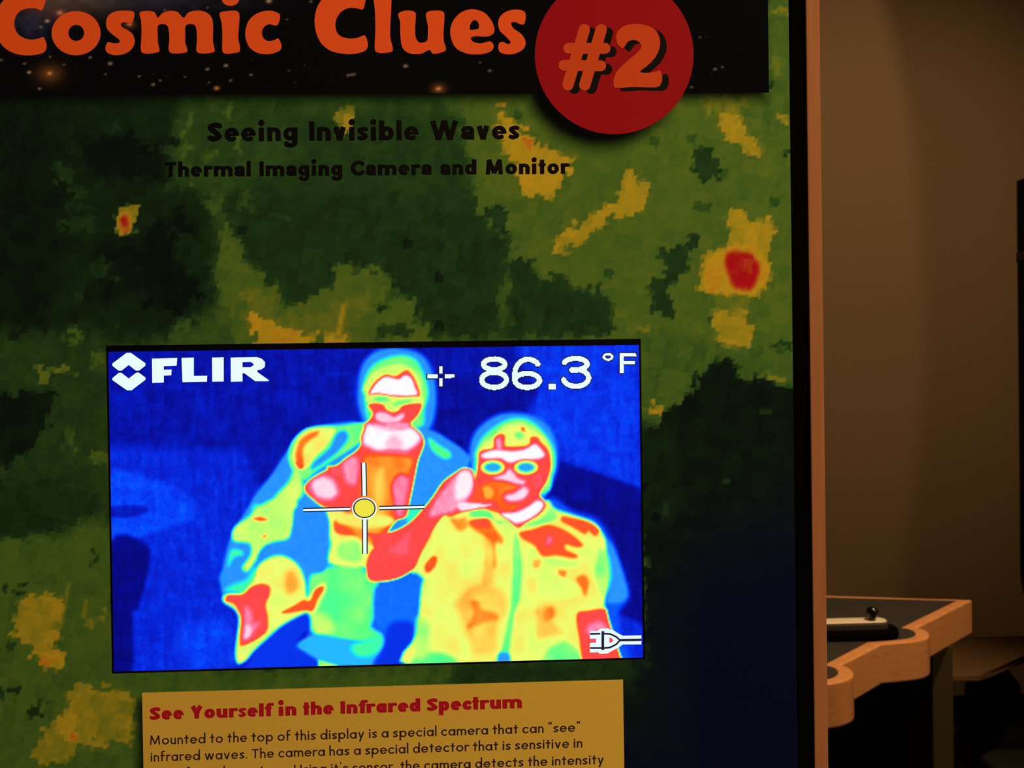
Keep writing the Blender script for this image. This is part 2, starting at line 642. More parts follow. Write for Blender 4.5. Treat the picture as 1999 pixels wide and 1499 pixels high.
# --- the printed infrared map
xs = np.arange(GX0, GX1 + 1e-6, (GX1 - GX0) / 400)
zs = np.arange(GZ0, GZ1 + 1e-6, (GZ1 - GZ0) / 540)
HOLE = (SX0 - .0020, SX1 + .0020, SZ0 - .0020, BZ1 + .0004)     # the monitor's cut-out
for arr, vals in ((xs, HOLE[:2]), (zs, HOLE[2:])):
    for v in vals:
        arr[np.argmin(abs(arr - v))] = v
XX, ZZ = np.meshgrid(xs, zs)
PX, PY = to_photo(np.stack([XX, np.zeros_like(XX), ZZ], -1).reshape(-1, 3))
# square picture cells, slightly turned, each read at a jittered point so that outlines break into steps
th = R(11)
B = 9.0
U, Vv = PX * math.cos(th) + PY * math.sin(th), -PX * math.sin(th) + PY * math.cos(th)
U = U + 5 * (vnoise(PX / 40, PY / 40, 5) - .5)
ui, vi = np.floor(U / B), np.floor(Vv / B)
uc, vc = (ui + .5) * B, (vi + .5) * B
QX, QY = uc * math.cos(th) - vc * math.sin(th), uc * math.sin(th) + vc * math.cos(th)
jx = (hash2(np.floor(ui / 2), np.floor(vi / 2), 1) - .5) * 18 + (hash2(ui, vi, 2) - .5) * 5
jy = (hash2(np.floor(ui / 2), np.floor(vi / 2), 3) - .5) * 18 + (hash2(ui, vi, 4) - .5) * 5
QX, QY = QX + jx, QY + jy
T = np.full(PX.shape, .43)


def gp(pts, v, soft=5, gain=1.0, smooth=False):
    paint(T, QX, QY, pts, v, soft, smooth, gain)


gp([(-400, 150), (330, 180), (400, 260), (380, 340), (420, 430), (420, 600), (330, 660), (110, 690), (-400, 720)], .20, 30)
gp([(880, 150), (1600, 150), (1600, 720), (1200, 690), (1000, 560), (1000, 420), (900, 320)], .53, 25)
gp([(1490, -200), (1600, -200), (1600, 250), (1490, 250)], .50, 5)
gp([(440, 350), (600, 325), (800, 350), (950, 380), (1000, 480), (965, 600), (1000, 660), (835, 655), (812, 600), (775, 570), (740, 520), (700, 520), (640, 560), (600, 590), (560, 590), (520, 550), (470, 490), (440, 430)], .29, 5)
gp([(600, 220), (900, 210), (930, 330), (960, 400), (560, 380), (480, 330)], .33, 30)
gp([(1000, 530), (1050, 530), (1110, 560), (1200, 590), (1200, 650), (990, 660)], .29, 4)
gp([(150, 260), (310, 270), (320, 350), (180, 350)], .08, 15)
gp([(290, 430), (330, 430), (340, 500), (390, 560), (370, 610), (290, 600), (260, 540)], .08, 6)
gp([(-300, 200), (120, 200), (140, 420), (90, 640), (-300, 640)], .12, 40)
gp([(180, 475), (270, 460), (300, 560), (190, 600)], .1, 20)
for x, y, a, b, v in ((125, 340, 40, 30, .30), (150, 390, 35, 40, .28), (150, 435, 60, 28, .28), (195, 525, 32, 40, .27), (160, 575, 30, 20, .27), (230, 250, 22, 16, .27), (210, 360, 12, 14, .25), (228, 548, 14, 14, .28), (290, 280, 14, 16, .22)):
    gp([(x - a / 2, y - b / 2), (x + a / 2, y - b / 2), (x + a / 2, y + b / 2), (x - a / 2, y + b / 2)], v, 4)
# light green about the headings, olive strip down the left
gp([(350, 200), (560, 200), (600, 300), (480, 380), (330, 370), (330, 290)], .38, 18)
for x0, y0, x1, y1, wd in ((371, 215, 357, 285, 9), (366, 280, 360, 315, 15), (412, 295, 408, 318, 16), (448, 205, 446, 230, 14), (464, 265, 460, 300, 9), (672, 215, 672, 240, 28), (370, 352, 376, 360, 16), (505, 338, 505, 346, 8)):
    v = .66 if wd == 28 else .5
    gp([(x0 - wd / 2, y0), (x0 + wd / 2, y0), (x1 + wd / 2, y1), (x1 - wd / 2, y1)], v, 4)
gp([(655, 235), (690, 235), (680, 262), (660, 270)], .76, 4)
gp([(443, 423), (467, 467), (473, 517), (500, 543), (500, 650), (447, 617), (430, 563), (420, 527), (433, 467)], .52, 4)
gp([(385, 385), (420, 390), (430, 415), (420, 425), (395, 400)], .45, 4)
gp([(463, 382), (490, 382), (492, 408), (570, 422), (570, 426), (465, 410)], .42, 4)
gp([(335, 405), (355, 400), (370, 440), (390, 445), (380, 465), (335, 440)], .1, 4)
gp([(340, 640), (430, 610), (520, 620), (500, 670), (330, 670)], .45, 10)
gp([(450, 520), (488, 526), (530, 554), (543, 587), (568, 598), (593, 595), (615, 570), (648, 567), (653, 529), (687, 515), (714, 515), (736, 529), (761, 554), (755, 592), (780, 575), (819, 584), (810, 625), (835, 633), (843, 680), (678, 680), (450, 680)], .53, 3)
gp([(470, 560), (530, 570), (545, 610), (600, 620), (640, 600), (670, 580), (720, 570), (720, 610), (690, 640), (620, 655), (480, 640)], .60, 8)
gp([(480, 614), (527, 622), (533, 639), (612, 653), (612, 690), (508, 690)], .80, 3)
gp([(626, 647), (659, 647), (681, 650), (681, 690), (632, 690)], .76, 3)
paint(T, PX, PY, [(655, 655), (667, 592), (675, 595), (666, 655)], .70, 2, False)
gp([(733, 598), (752, 598), (752, 612), (733, 612)], .3, 3)
gp([(730, 635), (790, 635), (815, 650), (800, 661), (735, 655)], .32, 5)
# the hot spot on the left
gp([(216, 430), (240, 399), (268, 397), (258, 461), (232, 456)], .70, 4)
paint(T, PX, PY, [(232, 422), (250, 416), (258, 430), (254, 455), (234, 453)], .86, 4, True)
paint(T, PX, PY, [(234, 426), (246, 424), (249, 440), (240, 442)], .97, 4, True)
# yellow fields on the right
gp([(975, 205), (1010, 250), (1060, 285), (1122, 310), (1110, 340), (1090, 382), (1018, 382), (1010, 340), (990, 300), (955, 235)], .77, 3)
gp([(900, 205), (960, 205), (985, 320), (1000, 380), (1020, 440), (960, 460), (930, 400)], .53, 10)
paint(T, PX, PY, [(1012, 266), (1044, 270), (1036, 296), (1024, 284)], .90, 4, False)
gp([(1395, 200), (1440, 215), (1450, 250), (1490, 285), (1475, 306), (1440, 290), (1415, 262)], .72, 4)
gp([(1365, 190), (1440, 190), (1470, 215), (1380, 220)], .62, 8)
gp([(1515, 215), (1545, 220), (1545, 245), (1515, 240)], .70, 3)
gp([(1500, 15), (1545, 20), (1545, 34), (1500, 32)], .66, 4)
gp([(1500, 110), (1525, 115), (1525, 140), (1500, 140)], .58, 4)
gp([(1071, 470), (1104, 448), (1170, 419), (1203, 386), (1232, 338), (1276, 378), (1254, 419), (1199, 419), (1170, 444), (1130, 477), (1097, 499)], .73, 3)
gp([(1412, 411), (1452, 415), (1463, 430), (1504, 426), (1508, 455), (1497, 485), (1508, 562), (1463, 580), (1394, 576), (1362, 573), (1376, 499), (1423, 477), (1427, 448)], .74, 3)
paint(T, PX, PY, [(1384, 505), (1430, 482), (1480, 485), (1497, 520), (1490, 560), (1455, 576), (1380, 568)], .81, 6, True)
paint(T, PX, PY, [(1416, 499), (1440, 491), (1471, 499), (1483, 520), (1478, 545), (1463, 567), (1436, 562), (1421, 540)], 1.0, 7, True)
gp([(1394, 602), (1456, 598), (1467, 646), (1453, 668), (1427, 679), (1394, 657), (1383, 635)], .72, 3)
gp([(1395, 580), (1460, 580), (1460, 610), (1390, 610)], .62, 5)
gp([(1236, 640), (1260, 630), (1265, 645), (1240, 660)], .66, 4)
for pts in ([(1357, 290), (1394, 294), (1412, 320), (1409, 345), (1375, 360), (1353, 349)],
            [(1280, 485), (1313, 481), (1346, 478), (1346, 507), (1324, 551), (1302, 551), (1302, 503)], [(1345, 460), (1368, 457), (1364, 480), (1345, 485)],
            [(1265, 536), (1287, 536), (1317, 587), (1309, 620), (1269, 617)],
            [(987, 521), (1049, 492), (1045, 536), (1111, 540), (1107, 562), (1023, 562)], [(1152, 560), (1182, 562), (1180, 590), (1155, 585)], [(1175, 598), (1205, 600), (1200, 625), (1172, 622)],
            [(950, 410), (990, 405), (1000, 440), (965, 455)], [(1328, 662), (1346, 662), (1344, 677), (1328, 677)], [(1290, 700), (1345, 690), (1340, 715), (1290, 715)], [(1530, 285), (1545, 285), (1545, 310), (1520, 305)],
            [(1502, 665), (1545, 665), (1545, 715), (1498, 705)], [(1372, 687), (1420, 690), (1415, 720), (1370, 715)], [(1502, 155), (1530, 158), (1530, 168), (1502, 168)]):
    gp(pts, .30, 3)
# dark lower right, going over to navy
gp([(1240, 640), (1560, 690), (1560, 745), (1250, 800)], .48, 6)
gp([(1262, 785), (1295, 783), (1297, 800), (1262, 802)], .72, 3)
gp([(1485, 730), (1535, 740), (1532, 755), (1485, 748)], .66, 3)
gp([(1265, 840), (1300, 800), (1350, 770), (1360, 735), (1420, 700), (1450, 735), (1560, 762), (1600, 760), (1600, 2400), (900, 2400), (1000, 1400), (1255, 1290)], .10, 7)
gp([(1240, 830), (1330, 840), (1330, 1000), (1240, 1060)], .17, 25)
for x, y, a, b, v in ((1418, 940, 14, 8, .33), (1300, 993, 12, 28, .25), (1495, 803, 24, 10, .28)):
    paint(T, PX, PY, [(x - a / 2, y - b / 2), (x + a / 2, y - b / 2), (x + a / 2, y + b / 2), (x - a / 2, y + b / 2)], v, 2, False)
# left lower
gp([(-400, 680), (200, 640), (215, 800), (215, 1000), (-400, 930)], .34, 25)
gp([(-400, 760), (110, 765), (90, 830), (60, 880), (0, 920), (-400, 960)], .13, 5)
gp([(-400, 940), (130, 935), (215, 1000), (60, 1050), (-400, 1060)], .27, 12)
gp([(-400, 1080), (110, 1050), (215, 1020), (280, 1320), (900, 1310), (700, 1360), (280, 1360), (280, 2400), (-400, 2400)], .50, 14)
gp([(900, 1290), (1260, 1270), (1240, 1340), (880, 1345)], .27, 25)
gp([(260, 1300), (420, 1300), (420, 1350), (260, 1350)], .50, 10)
gp([(75, 715), (98, 713), (150, 730), (150, 735), (100, 732), (98, 745), (75, 745)], .60, 3)
gp([(125, 655), (160, 645), (170, 660), (140, 680)], .5, 4)
gp([(180, 690), (205, 690), (205, 715), (180, 715)], .5, 4)
gp([(185, 880), (215, 878), (215, 910), (185, 905)], .5, 4)
gp([(120, 845), (145, 845), (145, 880), (120, 880)], .45, 4)
gp([(30, 1182), (66, 1164), (127, 1160), (110, 1254), (120, 1302), (78, 1296), (48, 1254), (18, 1236)], .72, 3)
gp([(90, 1266), (117, 1266), (117, 1302), (80, 1296)], .80, 3)
paint(T, PX, PY, [(118, 1222), (131, 1138), (138, 1138), (124, 1222)], .62, 2, False)
paint(T, PX, PY, [(160, 1205), (165, 1170), (171, 1170), (168, 1205)], .62, 2, False)
gp([(160, 1205), (210, 1195), (215, 1215), (170, 1230)], .64, 3)
gp([(138, 1338), (198, 1344), (262, 1360), (262, 1452), (162, 1452), (132, 1482), (66, 1488), (72, 1452), (114, 1398)], .69, 3)
gp([(125, 1385), (155, 1395), (150, 1440), (120, 1430)], .78, 4)
paint(T, PX, PY, [(136, 1430), (152, 1430), (150, 1446), (134, 1446)], .88, 4, False)
for pts in ([(45, 1385), (85, 1375), (85, 1400), (50, 1410)], [(0, 1140), (20, 1140), (20, 1160), (0, 1160)], [(30, 1145), (50, 1150), (45, 1165), (28, 1160)], [(0, 1340), (15, 1335), (15, 1365), (0, 1365)], [(22, 1345), (40, 1345), (38, 1360), (22, 1358)], [(182, 1070), (192, 1070), (186, 1100), (180, 1098)], [(10, 1010), (30, 1010), (30, 1022), (10, 1022)], [(220, 625), (250, 625), (250, 640), (220, 640)], [(240, 655), (268, 655), (268, 672), (240, 672)]):
    gp(pts, .26, 3)
T = T + (hash2(ui, vi, 7) - .5) * .035 + (hash2(np.floor(ui / 3), np.floor(vi / 3), 8) - .5) * .05 + (hash2(np.floor(ui / 2 + .5), np.floor(vi / 4), 9) - .5) * .03
odd = hash2(np.floor(ui / 2), np.floor(vi / 2), 11)
T = np.where((odd > .99) & (T < .6) & (T > .15), T - .12, T)
MAP = [(0.0, (9, 11, 8)), (.12, (15, 22, 10)), (.22, (20, 34, 13)), (.3, (28, 46, 17)), (.4, (42, 62, 20)), (.5, (62, 80, 22)), (.58, (80, 88, 22)), (.66, (112, 100, 20)), (.72, (142, 113, 20)), (.80, (168, 122, 20)), (.86, (166, 98, 20)), (.92, (160, 60, 18)), (1.0, (152, 14, 16))]
rgb = ramp(np.clip(T, 0, 1), MAP)
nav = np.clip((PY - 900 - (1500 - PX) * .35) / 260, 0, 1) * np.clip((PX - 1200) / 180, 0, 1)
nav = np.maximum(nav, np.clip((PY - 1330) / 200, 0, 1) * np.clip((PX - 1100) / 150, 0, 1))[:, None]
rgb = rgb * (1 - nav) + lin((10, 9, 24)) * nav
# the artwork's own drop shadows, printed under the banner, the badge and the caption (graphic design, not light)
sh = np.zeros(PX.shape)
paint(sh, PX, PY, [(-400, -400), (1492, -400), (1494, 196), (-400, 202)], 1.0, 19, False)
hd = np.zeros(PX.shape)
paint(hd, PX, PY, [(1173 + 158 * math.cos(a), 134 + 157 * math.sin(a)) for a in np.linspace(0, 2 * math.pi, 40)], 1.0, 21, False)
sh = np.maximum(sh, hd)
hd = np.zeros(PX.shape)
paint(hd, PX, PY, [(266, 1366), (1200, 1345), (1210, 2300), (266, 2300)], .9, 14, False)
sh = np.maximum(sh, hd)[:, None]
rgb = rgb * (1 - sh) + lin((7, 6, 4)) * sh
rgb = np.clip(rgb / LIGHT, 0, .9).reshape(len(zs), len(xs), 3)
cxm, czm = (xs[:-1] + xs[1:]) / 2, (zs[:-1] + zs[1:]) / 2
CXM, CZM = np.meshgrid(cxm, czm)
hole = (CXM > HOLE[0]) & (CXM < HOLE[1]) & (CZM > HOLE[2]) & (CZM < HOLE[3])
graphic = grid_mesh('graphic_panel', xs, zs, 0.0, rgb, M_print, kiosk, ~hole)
graphic['label'] = 'green and yellow pixelated infrared map print'
box('panel_backing', (GX0, 0.0015, SZ0 - .30), (GX1, 0.012, SZ0 - .0021), M_black, kiosk)

# --- banner with stars
HX1 = on_panel(1500, 100).x
HX0 = -0.46
HZ0 = on_panel(700, 182.5).z
xs = np.linspace(HX0, HX1, 620)
zs = np.linspace(HZ0, 2.0, 250)
XX, ZZ = np.meshgrid(xs, zs)
PX, PY = to_photo(np.stack([XX, np.full_like(XX, -.0003), ZZ], -1).reshape(-1, 3))
rgb = np.tile(np.array(lin((9, 7, 6))), (len(PX), 1))
neb = np.exp(-((PX - 130) / 90) ** 2 - ((PY + 5) / 32) ** 2)[:, None] * (.6 + .8 * vnoise(PX / 18, PY / 12, 3))[:, None]
rgb = rgb + neb * lin((66, 48, 34))
neb = np.exp(-((PX - 55) / 40) ** 2 - ((PY - 45) / 30) ** 2)[:, None] * (.4 + vnoise(PX / 9, PY / 9, 4))[:, None]
rgb = rgb + neb * lin((30, 28, 40))
neb = np.exp(-((PX - 300) / 160) ** 2 - ((PY + 10) / 28) ** 2)[:, None] * (.3 + vnoise(PX / 20, PY / 14, 6))[:, None]
rgb = rgb + neb * lin((34, 28, 36))
stars = [(57, 141, 2.2, .8, 0), (97, 143, 3, 1.0, 1), (97, 144, 13, .16, 1), (97, 144, 20, .05, 1), (48, 124, 1.8, .35, 0), (77, 173, 2, .4, 0), (98, 111, 1.6, .3, 0), (125, 126, 1.6, .25, 0), (176, 112, 1.9, .4, 0), (215, 124, 2.4, .6, 0), (206, 145, 1.4, .3, 0), (272, 149, 1.6, .35, 0), (299, 165, 2, .5, 0), (313, 157, 1.6, .3, 0), (361, 150, 1.4, .25, 0), (405, 135, 2, .5, 0), (408, 161, 1.4, .25, 0), (423, 172, 3, .8, 1), (441, 128, 2.3, .6, 0), (450, 157, 1.7, .35, 0), (490, 146, 1.7, .4, 0), (564, 138, 1.4, .2, 0), (680, 147, 2.2, .3, 0), (687, 146, 2, .35, 0), (692, 145, 1.8, .25, 0), (792, 129, 2.4, .6, 0), (525, 2, 3, .8, 0), (607, 3, 1.6, .4, 0), (92, 41, 2.6, .9, 0), (80, 53, 2, .4, 0), (117, 25, 4, .8, 1), (117, 25, 11, .25, 2), (98, 25, 14, .10, 2), (253, 47, 3, .9, 1), (253, 47, 8, .15, 1), (322, 20, 1.6, .3, 0), (405, 15, 1.4, .3, 0), (560, 38, 1.4, .25, 0), (856, 173, 3, 1.0, 1), (856, 174, 9, .2, 1), (956, 138, 2, .35, 0), (937, 122, 1.5, .2, 0), (1396, 135, 2, .35, 0), (1410, 131, 1.5, .25, 0), (1366, 73, 1.5, .2, 0), (1150, 160, 1.5, .2, 0), (505, 62, 1.2, .2, 0), (2, 117, 2, .3, 0), (330, 60, 1.4, .2, 0), (125, 30, 2, .3, 0), (1350, 170, 1.6, .3, 0)]
rnd = random.Random(4)
for _ in range(60):
    stars.append((rnd.uniform(-60, 1490), rnd.uniform(-60, 175), rnd.uniform(.8, 1.1), rnd.uniform(.03, .10), 0))
scol = [lin((205, 160, 120)), lin((220, 130, 60)), lin((130, 50, 44))]
for x, y, s, a, k in stars:
    q = (abs(PX - x) < 4 * s) & (abs(PY - y) < 4 * s)
    rgb[q] += np.exp(-((PX[q] - x) / (1.35 * s)) ** 2 - ((PY[q] - y) / s) ** 2)[:, None] * a * .62 * scol[k]
rgb = np.clip(rgb / LIGHT, 0, .9).reshape(len(zs), len(xs), 3)
banner = grid_mesh('header_banner', xs, zs, -0.0003, rgb, M_print, kiosk)
banner['label'] = 'black starry banner with orange title'

z8 = lambda p: [(x / 4.76, y / 4.76) for x, y in p]
z1 = lambda p: [(x / 2.5, y / 2.5) for x, y in p]
z2 = lambda p: [(700 + x / 2.221, y / 2.221) for x, y in p]


def ell(cx, cy, rx, ry, n=40):
    return [(cx + rx * math.cos(a), cy + ry * math.sin(a)) for a in np.linspace(0, 2 * math.pi, n, endpoint=False)]


C_big = z8([(432, 440), (428, 395), (405, 345), (380, 350), (340, 362), (280, 368), (205, 345), (152, 295), (132, 220), (148, 150), (190, 102), (250, 80), (300, 77), (350, 84), (388, 97), (412, 50), (425, -10), (415, -55), (370, -75), (280, -85), (170, -70), (70, -30), (0, 45), (-38, 140), (-46, 230), (-32, 325), (20, 420), (100, 482), (200, 511), (300, 513), (390, 495), (422, 470)])
s_1 = z8([(1240, 108), (1248, 150), (1228, 212), (1200, 216), (1150, 206), (1122, 225), (1140, 255), (1190, 282), (1235, 322), (1252, 385), (1228, 450), (1170, 495), (1080, 513), (1010, 497), (980, 460), (988, 412), (1008, 390), (1060, 402), (1105, 397), (1114, 380), (1090, 352), (1035, 312), (992, 260), (988, 190), (1020, 132), (1090, 103), (1180, 99)])
m_1 = z8([(1297, 120), (1340, 103), (1400, 103), (1440, 118), (1466, 165), (1510, 122), (1580, 100), (1650, 112), (1706, 165), (1750, 117), (1830, 98), (1910, 112), (1964, 160), (1980, 240), (1978, 380), (1995, 472), (1960, 490), (1900, 498), (1845, 492), (1824, 460), (1830, 380), (1828, 290), (1812, 238), (1780, 223), (1725, 240), (1722, 330), (1722, 400), (1742, 475), (1700, 492), (1640, 498), (1585, 490), (1567, 455), (1572, 380), (1570, 285), (1552, 236), (1510, 223), (1467, 242), (1466, 330), (1468, 400), (1482, 475), (1440, 490), (1380, 500), (1325, 490), (1308, 455), (1312, 380), (1315, 280), (1310, 190)])
i_1 = z1([(1072, 65), (1110, 54), (1152, 53), (1168, 72), (1165, 140), (1163, 190), (1172, 247), (1140, 259), (1100, 262), (1085, 245), (1085, 180), (1082, 115)])
c_1 = z1([(1350, 60), (1366, 75), (1361, 110), (1345, 125), (1315, 118), (1290, 130), (1278, 158), (1286, 187), (1310, 201), (1340, 195), (1358, 188), (1374, 222), (1363, 248), (1318, 263), (1260, 259), (1217, 230), (1198, 182), (1202, 130), (1225, 87), (1270, 59), (1315, 52)])
C_2 = z1([(1780, 173), (1795, 213), (1785, 245), (1740, 261), (1680, 263), (1610, 246), (1560, 200), (1537, 130), (1540, 60), (1565, 5), (1610, -35), (1680, -47), (1750, -38), (1785, -22), (1780, 20), (1770, 46), (1740, 40), (1700, 40), (1660, 62), (1638, 105), (1641, 150), (1665, 178), (1710, 188), (1750, 183)])
l_1 = z1([(1822, -40), (1870, -50), (1908, -48), (1910, 20), (1905, 120), (1905, 185), (1917, 245), (1882, 258), (1842, 256), (1829, 235), (1832, 150), (1830, 50)])
u_1 = z2([(172, 60), (205, 46), (240, 50), (248, 68), (245, 120), (248, 163), (266, 185), (296, 178), (300, 150), (300, 110), (293, 57), (330, 46), (366, 50), (372, 75), (368, 140), (370, 180), (378, 217), (345, 231), (320, 232), (307, 216), (270, 233), (220, 231), (190, 205), (181, 150), (180, 95)])
e_1 = z2([(490, 40), (545, 55), (580, 97), (588, 138), (560, 158), (505, 157), (487, 165), (497, 181), (530, 188), (570, 179), (586, 200), (573, 222), (530, 235), (470, 232), (420, 206), (398, 150), (406, 98), (440, 57)])
s_2 = z2([(724, 60), (720, 100), (705, 106), (680, 96), (661, 100), (672, 124), (705, 147), (724, 180), (715, 211), (680, 232), (640, 235), (610, 223), (607, 193), (622, 181), (648, 191), (659, 182), (640, 160), (611, 130), (606, 90), (625, 60), (663, 43), (705, 44)])
sm = lambda p: catmull(p, 4)
for lt in ([[sm(C_big)]], [[ell(148.6, 64.7, 47.8, 43.2), ell(148.8, 64.2, 15.3, 15.8)]], [[sm(s_1)]], [[sm(m_1)]], [[sm(i_1)], [ell(450, -2, 17, 13.5)]], [[sm(c_1)]],
           [[sm(C_2)]], [[sm(l_1)]], [[sm(u_1)]], [[sm(e_1), sm(z2([(483, 128), (486, 102), (502, 86), (519, 98), (521, 122), (505, 128)]))]], [[sm(s_2)]]):
    flat_shapes('title_letter', lt, -0.0007, M_orange, banner)

badge = flat_shapes('number_badge', [[ell(1199, 106.5, 155, 155.5, 96)]], -0.0006, M_badge, kiosk)
z7 = lambda p: [(1000 + x / 5, y / 5) for x, y in p]
two = sm(z7([(1015, 390), (1025, 315), (1090, 255), (1180, 235), (1300, 245), (1395, 292), (1440, 380), (1436, 470), (1395, 560), (1325, 635), (1248, 698), (1310, 712), (1385, 703), (1440, 690), (1463, 740), (1455, 810), (1418, 848), (1330, 853), (1180, 848), (1012, 858), (988, 812), (1000, 740), (1045, 668), (1130, 590), (1212, 520), (1258, 462), (1240, 412), (1190, 390), (1130, 407), (1083, 468), (1040, 445)]))
hashes = [('C', z7([(703, 290), (543, 828)]), [11, 11]), ('C', z7([(868, 290), (708, 828)]), [11, 11]), ('C', z7([(550, 472), (905, 472)]), [10.6, 10.6]), ('C', z7([(505, 638), (862, 642)]), [10.6, 10.6])]
off = lambda ps: [(x + 12.5, y + 6.5) for x, y in ps]
strokes_mesh('hash_shadow', [(k, off(p), r) for k, p, r in hashes], -0.0008, M_dark_ink, badge)
flat_shapes('numeral_shadow', [[[(x + 13, y + 6.5) for x, y in two]]], -0.0008, M_dark_ink, badge)
strokes_mesh('hash_sign', hashes, -0.0011, M_numeral, badge)
flat_shapes('numeral', [[two]], -0.0011, M_numeral, badge)

pr = text_prims('Seeing Invisible Waves', (405, 276), (1014, 271.5), 26.5, 10.0, 7.6, 1.45, 1.4, True, .15, .62)
strokes_mesh('subtitle_lettering', pr, -0.0004, M_dark_ink, kiosk)['label'] = 'black upper subtitle lettering'
pr = text_prims('Thermal Imaging Camera and Monitor', (322, 345), (1111, 339), 20.5, 8.2, 6.2, 1.45, 1.4, True, .15, .6)
strokes_mesh('subtitle_lettering', pr, -0.0004, M_dark_ink, kiosk)['label'] = 'black lower subtitle lettering'

# --- caption card
a, b = on_panel(278, 1353), on_panel(1216, 1325)
c_top = (a.z + b.z) / 2
caption = box('caption_card', (a.x, -0.0006, 1.02), (b.x, 0.0, c_top), M_yellow, kiosk)
caption['label'] = 'yellow caption card with crimson heading'
pr = text_prims('See Yourself in the Infrared Spectrum', (292, 1405.5), (1020, 1382), 18.2, 9.0, 5.6, 1.42, 1.36, False, .06, .5)
strokes_mesh('heading_lettering', pr, -0.001, M_red_ink, caption, .6)
pr = []
for s, p0, p1 in (('Mounted to the top of this display is a special camera that can “see”', (292, 1454), (1133, 1428)),
                  ('infrared waves. The camera has a special detector that is sensitive in', (294, 1486.8), (1137, 1459)),
                  ('the infrared spectrum. Using it’s sensor, the camera detects the intensity', (296, 1520), (1179, 1491))):
    pr += text_prims(s, p0, p1, 12.7, 2.75, 2.5, 1.64, 1.42, False, .2, .46)
strokes_mesh('paragraph_lettering', pr, -0.001, M_text_ink, caption, .55)

# ------------------------------------------------------------------ the monitor set into the kiosk
mon = thing('monitor', ((SX0 + SX1) / 2, 0.03, SZ0), 'bright monitor showing a blue thermal picture of two people, set into the kiosk', 'monitor')
SY = -0.0004
box('housing', (SX0 + .004, 0.0022, SZ0 + .004), (SX1 - .004, 0.045, BZ1 - .004), M_bezel, mon)
bm = bmesh.new()
e = 0.0016
for lo, hi in (((SX0 - e, -0.0008, SZ1), (SX1 + e, 0.004, BZ1)), ((SX0 - e, -0.0008, SZ0 - e), (SX1 + e, 0.006, SZ0)),
               ((SX0 - e, -0.0008, SZ0), (SX0, 0.006, SZ1)), ((SX1, -0.0008, SZ0), (SX1 + e, 0.006, SZ1))):
    add_box(bm, lo, hi)
from_bm('bezel', bm, M_bezel, mon)

xs = np.linspace(SX0, SX1, 420)
zs = np.linspace(SZ0, SZ1, 254)
XX, ZZ = np.meshgrid(xs, zs)
PX, PY = to_photo(np.stack([XX, np.full_like(XX, SY), ZZ], -1).reshape(-1, 3))
T = np.full(PX.shape, .105)
QA, QB, QC, QD = ((200, 650, 3.702), (720, 650, 3.6345), (200, 980, 3.702), (720, 960, 3.6345))   # four quarters of the picture


def q(Q, pts):
    return [(Q[0] + x / Q[2], Q[1] + y / Q[2]) for x, y in pts]


def h(pts, v, soft=4.0, Q=None, smooth=True, gain=1.0):
    paint(T, PX, PY, q(Q, pts) if Q else pts, v, soft, smooth, gain)


# the cold room behind
h([(200, 870), (480, 880), (520, 1000), (440, 1320), (200, 1320)], .165, 14, smooth=False)
h([(50, 1000), (200, 1010), (480, 1090), (640, 1180), (660, 1260), (500, 1340), (30, 1340)], .21, 8, QA)
h([(40, 105), (300, 125), (560, 95), (640, 60), (660, 120), (540, 165), (300, 240), (40, 300)], .215, 8, QC)
h([(40, 35), (300, 30), (320, 70), (200, 110), (40, 100)], .12, 5, QC)
h([(40, 315), (320, 310), (320, 520), (260, 750), (215, 830), (210, 1230), (40, 1240)], .055, 7, QC)
h([(600, 900), (860, 860), (960, 1000), (960, 1200), (600, 1200)], .2, 20, QC)
h([(1040, 60), (1930, 60), (1940, 1110), (1650, 1010), (1380, 915), (1300, 800), (1130, 640), (1160, 420)], .19, 14, QB, False)
h([(1370, 915), (1650, 1010), (1950, 1105), (1950, 1500), (1500, 1400), (1250, 1200)], .075, 5, QB, False)
h([(480, 350), (1150, 350), (1100, 560), (700, 860), (480, 700)], .085, 10, QB)
h([(1250, 80), (1950, 150), (1960, 960), (1760, 800), (1600, 300)], .06, 10, QD)
h([(1740, 900), (1960, 960), (1960, 1200), (1770, 1200)], .17, 8, QD)
nz = (vnoise(PX / 3.2, PY / 5, 1) - .5) * .035 + (vnoise(PX / 9, PY / 30, 2) - .5) * .04 + (vnoise(PX / 30, PY / 12, 3) - .5) * .03
T = T + nz * .9
# tall person: halo, hair
h([(700, 800), (698, 745), (710, 705), (740, 682), (780, 678), (822, 690), (843, 720), (853, 765), (850, 810), (838, 840), (815, 850), (730, 850)], .31, 7)
h([(711, 775), (714, 735), (735, 708), (775, 694), (808, 700), (826, 728), (836, 765), (828, 800), (818, 835), (730, 835)], .55, 6)
h([(714, 770), (722, 735), (750, 715), (790, 712), (815, 730), (822, 760), (818, 800)], .63, 5)
# blue jacket
h([(712, 826), (690, 822), (650, 826), (612, 836), (585, 852), (560, 880), (530, 925), (500, 962), (478, 1000), (455, 1035), (440, 1080), (432, 1130), (436, 1165), (470, 1180), (640, 1150), (700, 1050), (860, 1060), (915, 910), (912, 885), (880, 860), (830, 836)], .31, 5)
h([(600, 1140), (840, 1100), (830, 1320), (600, 1320)], .26, 8, smooth=False)
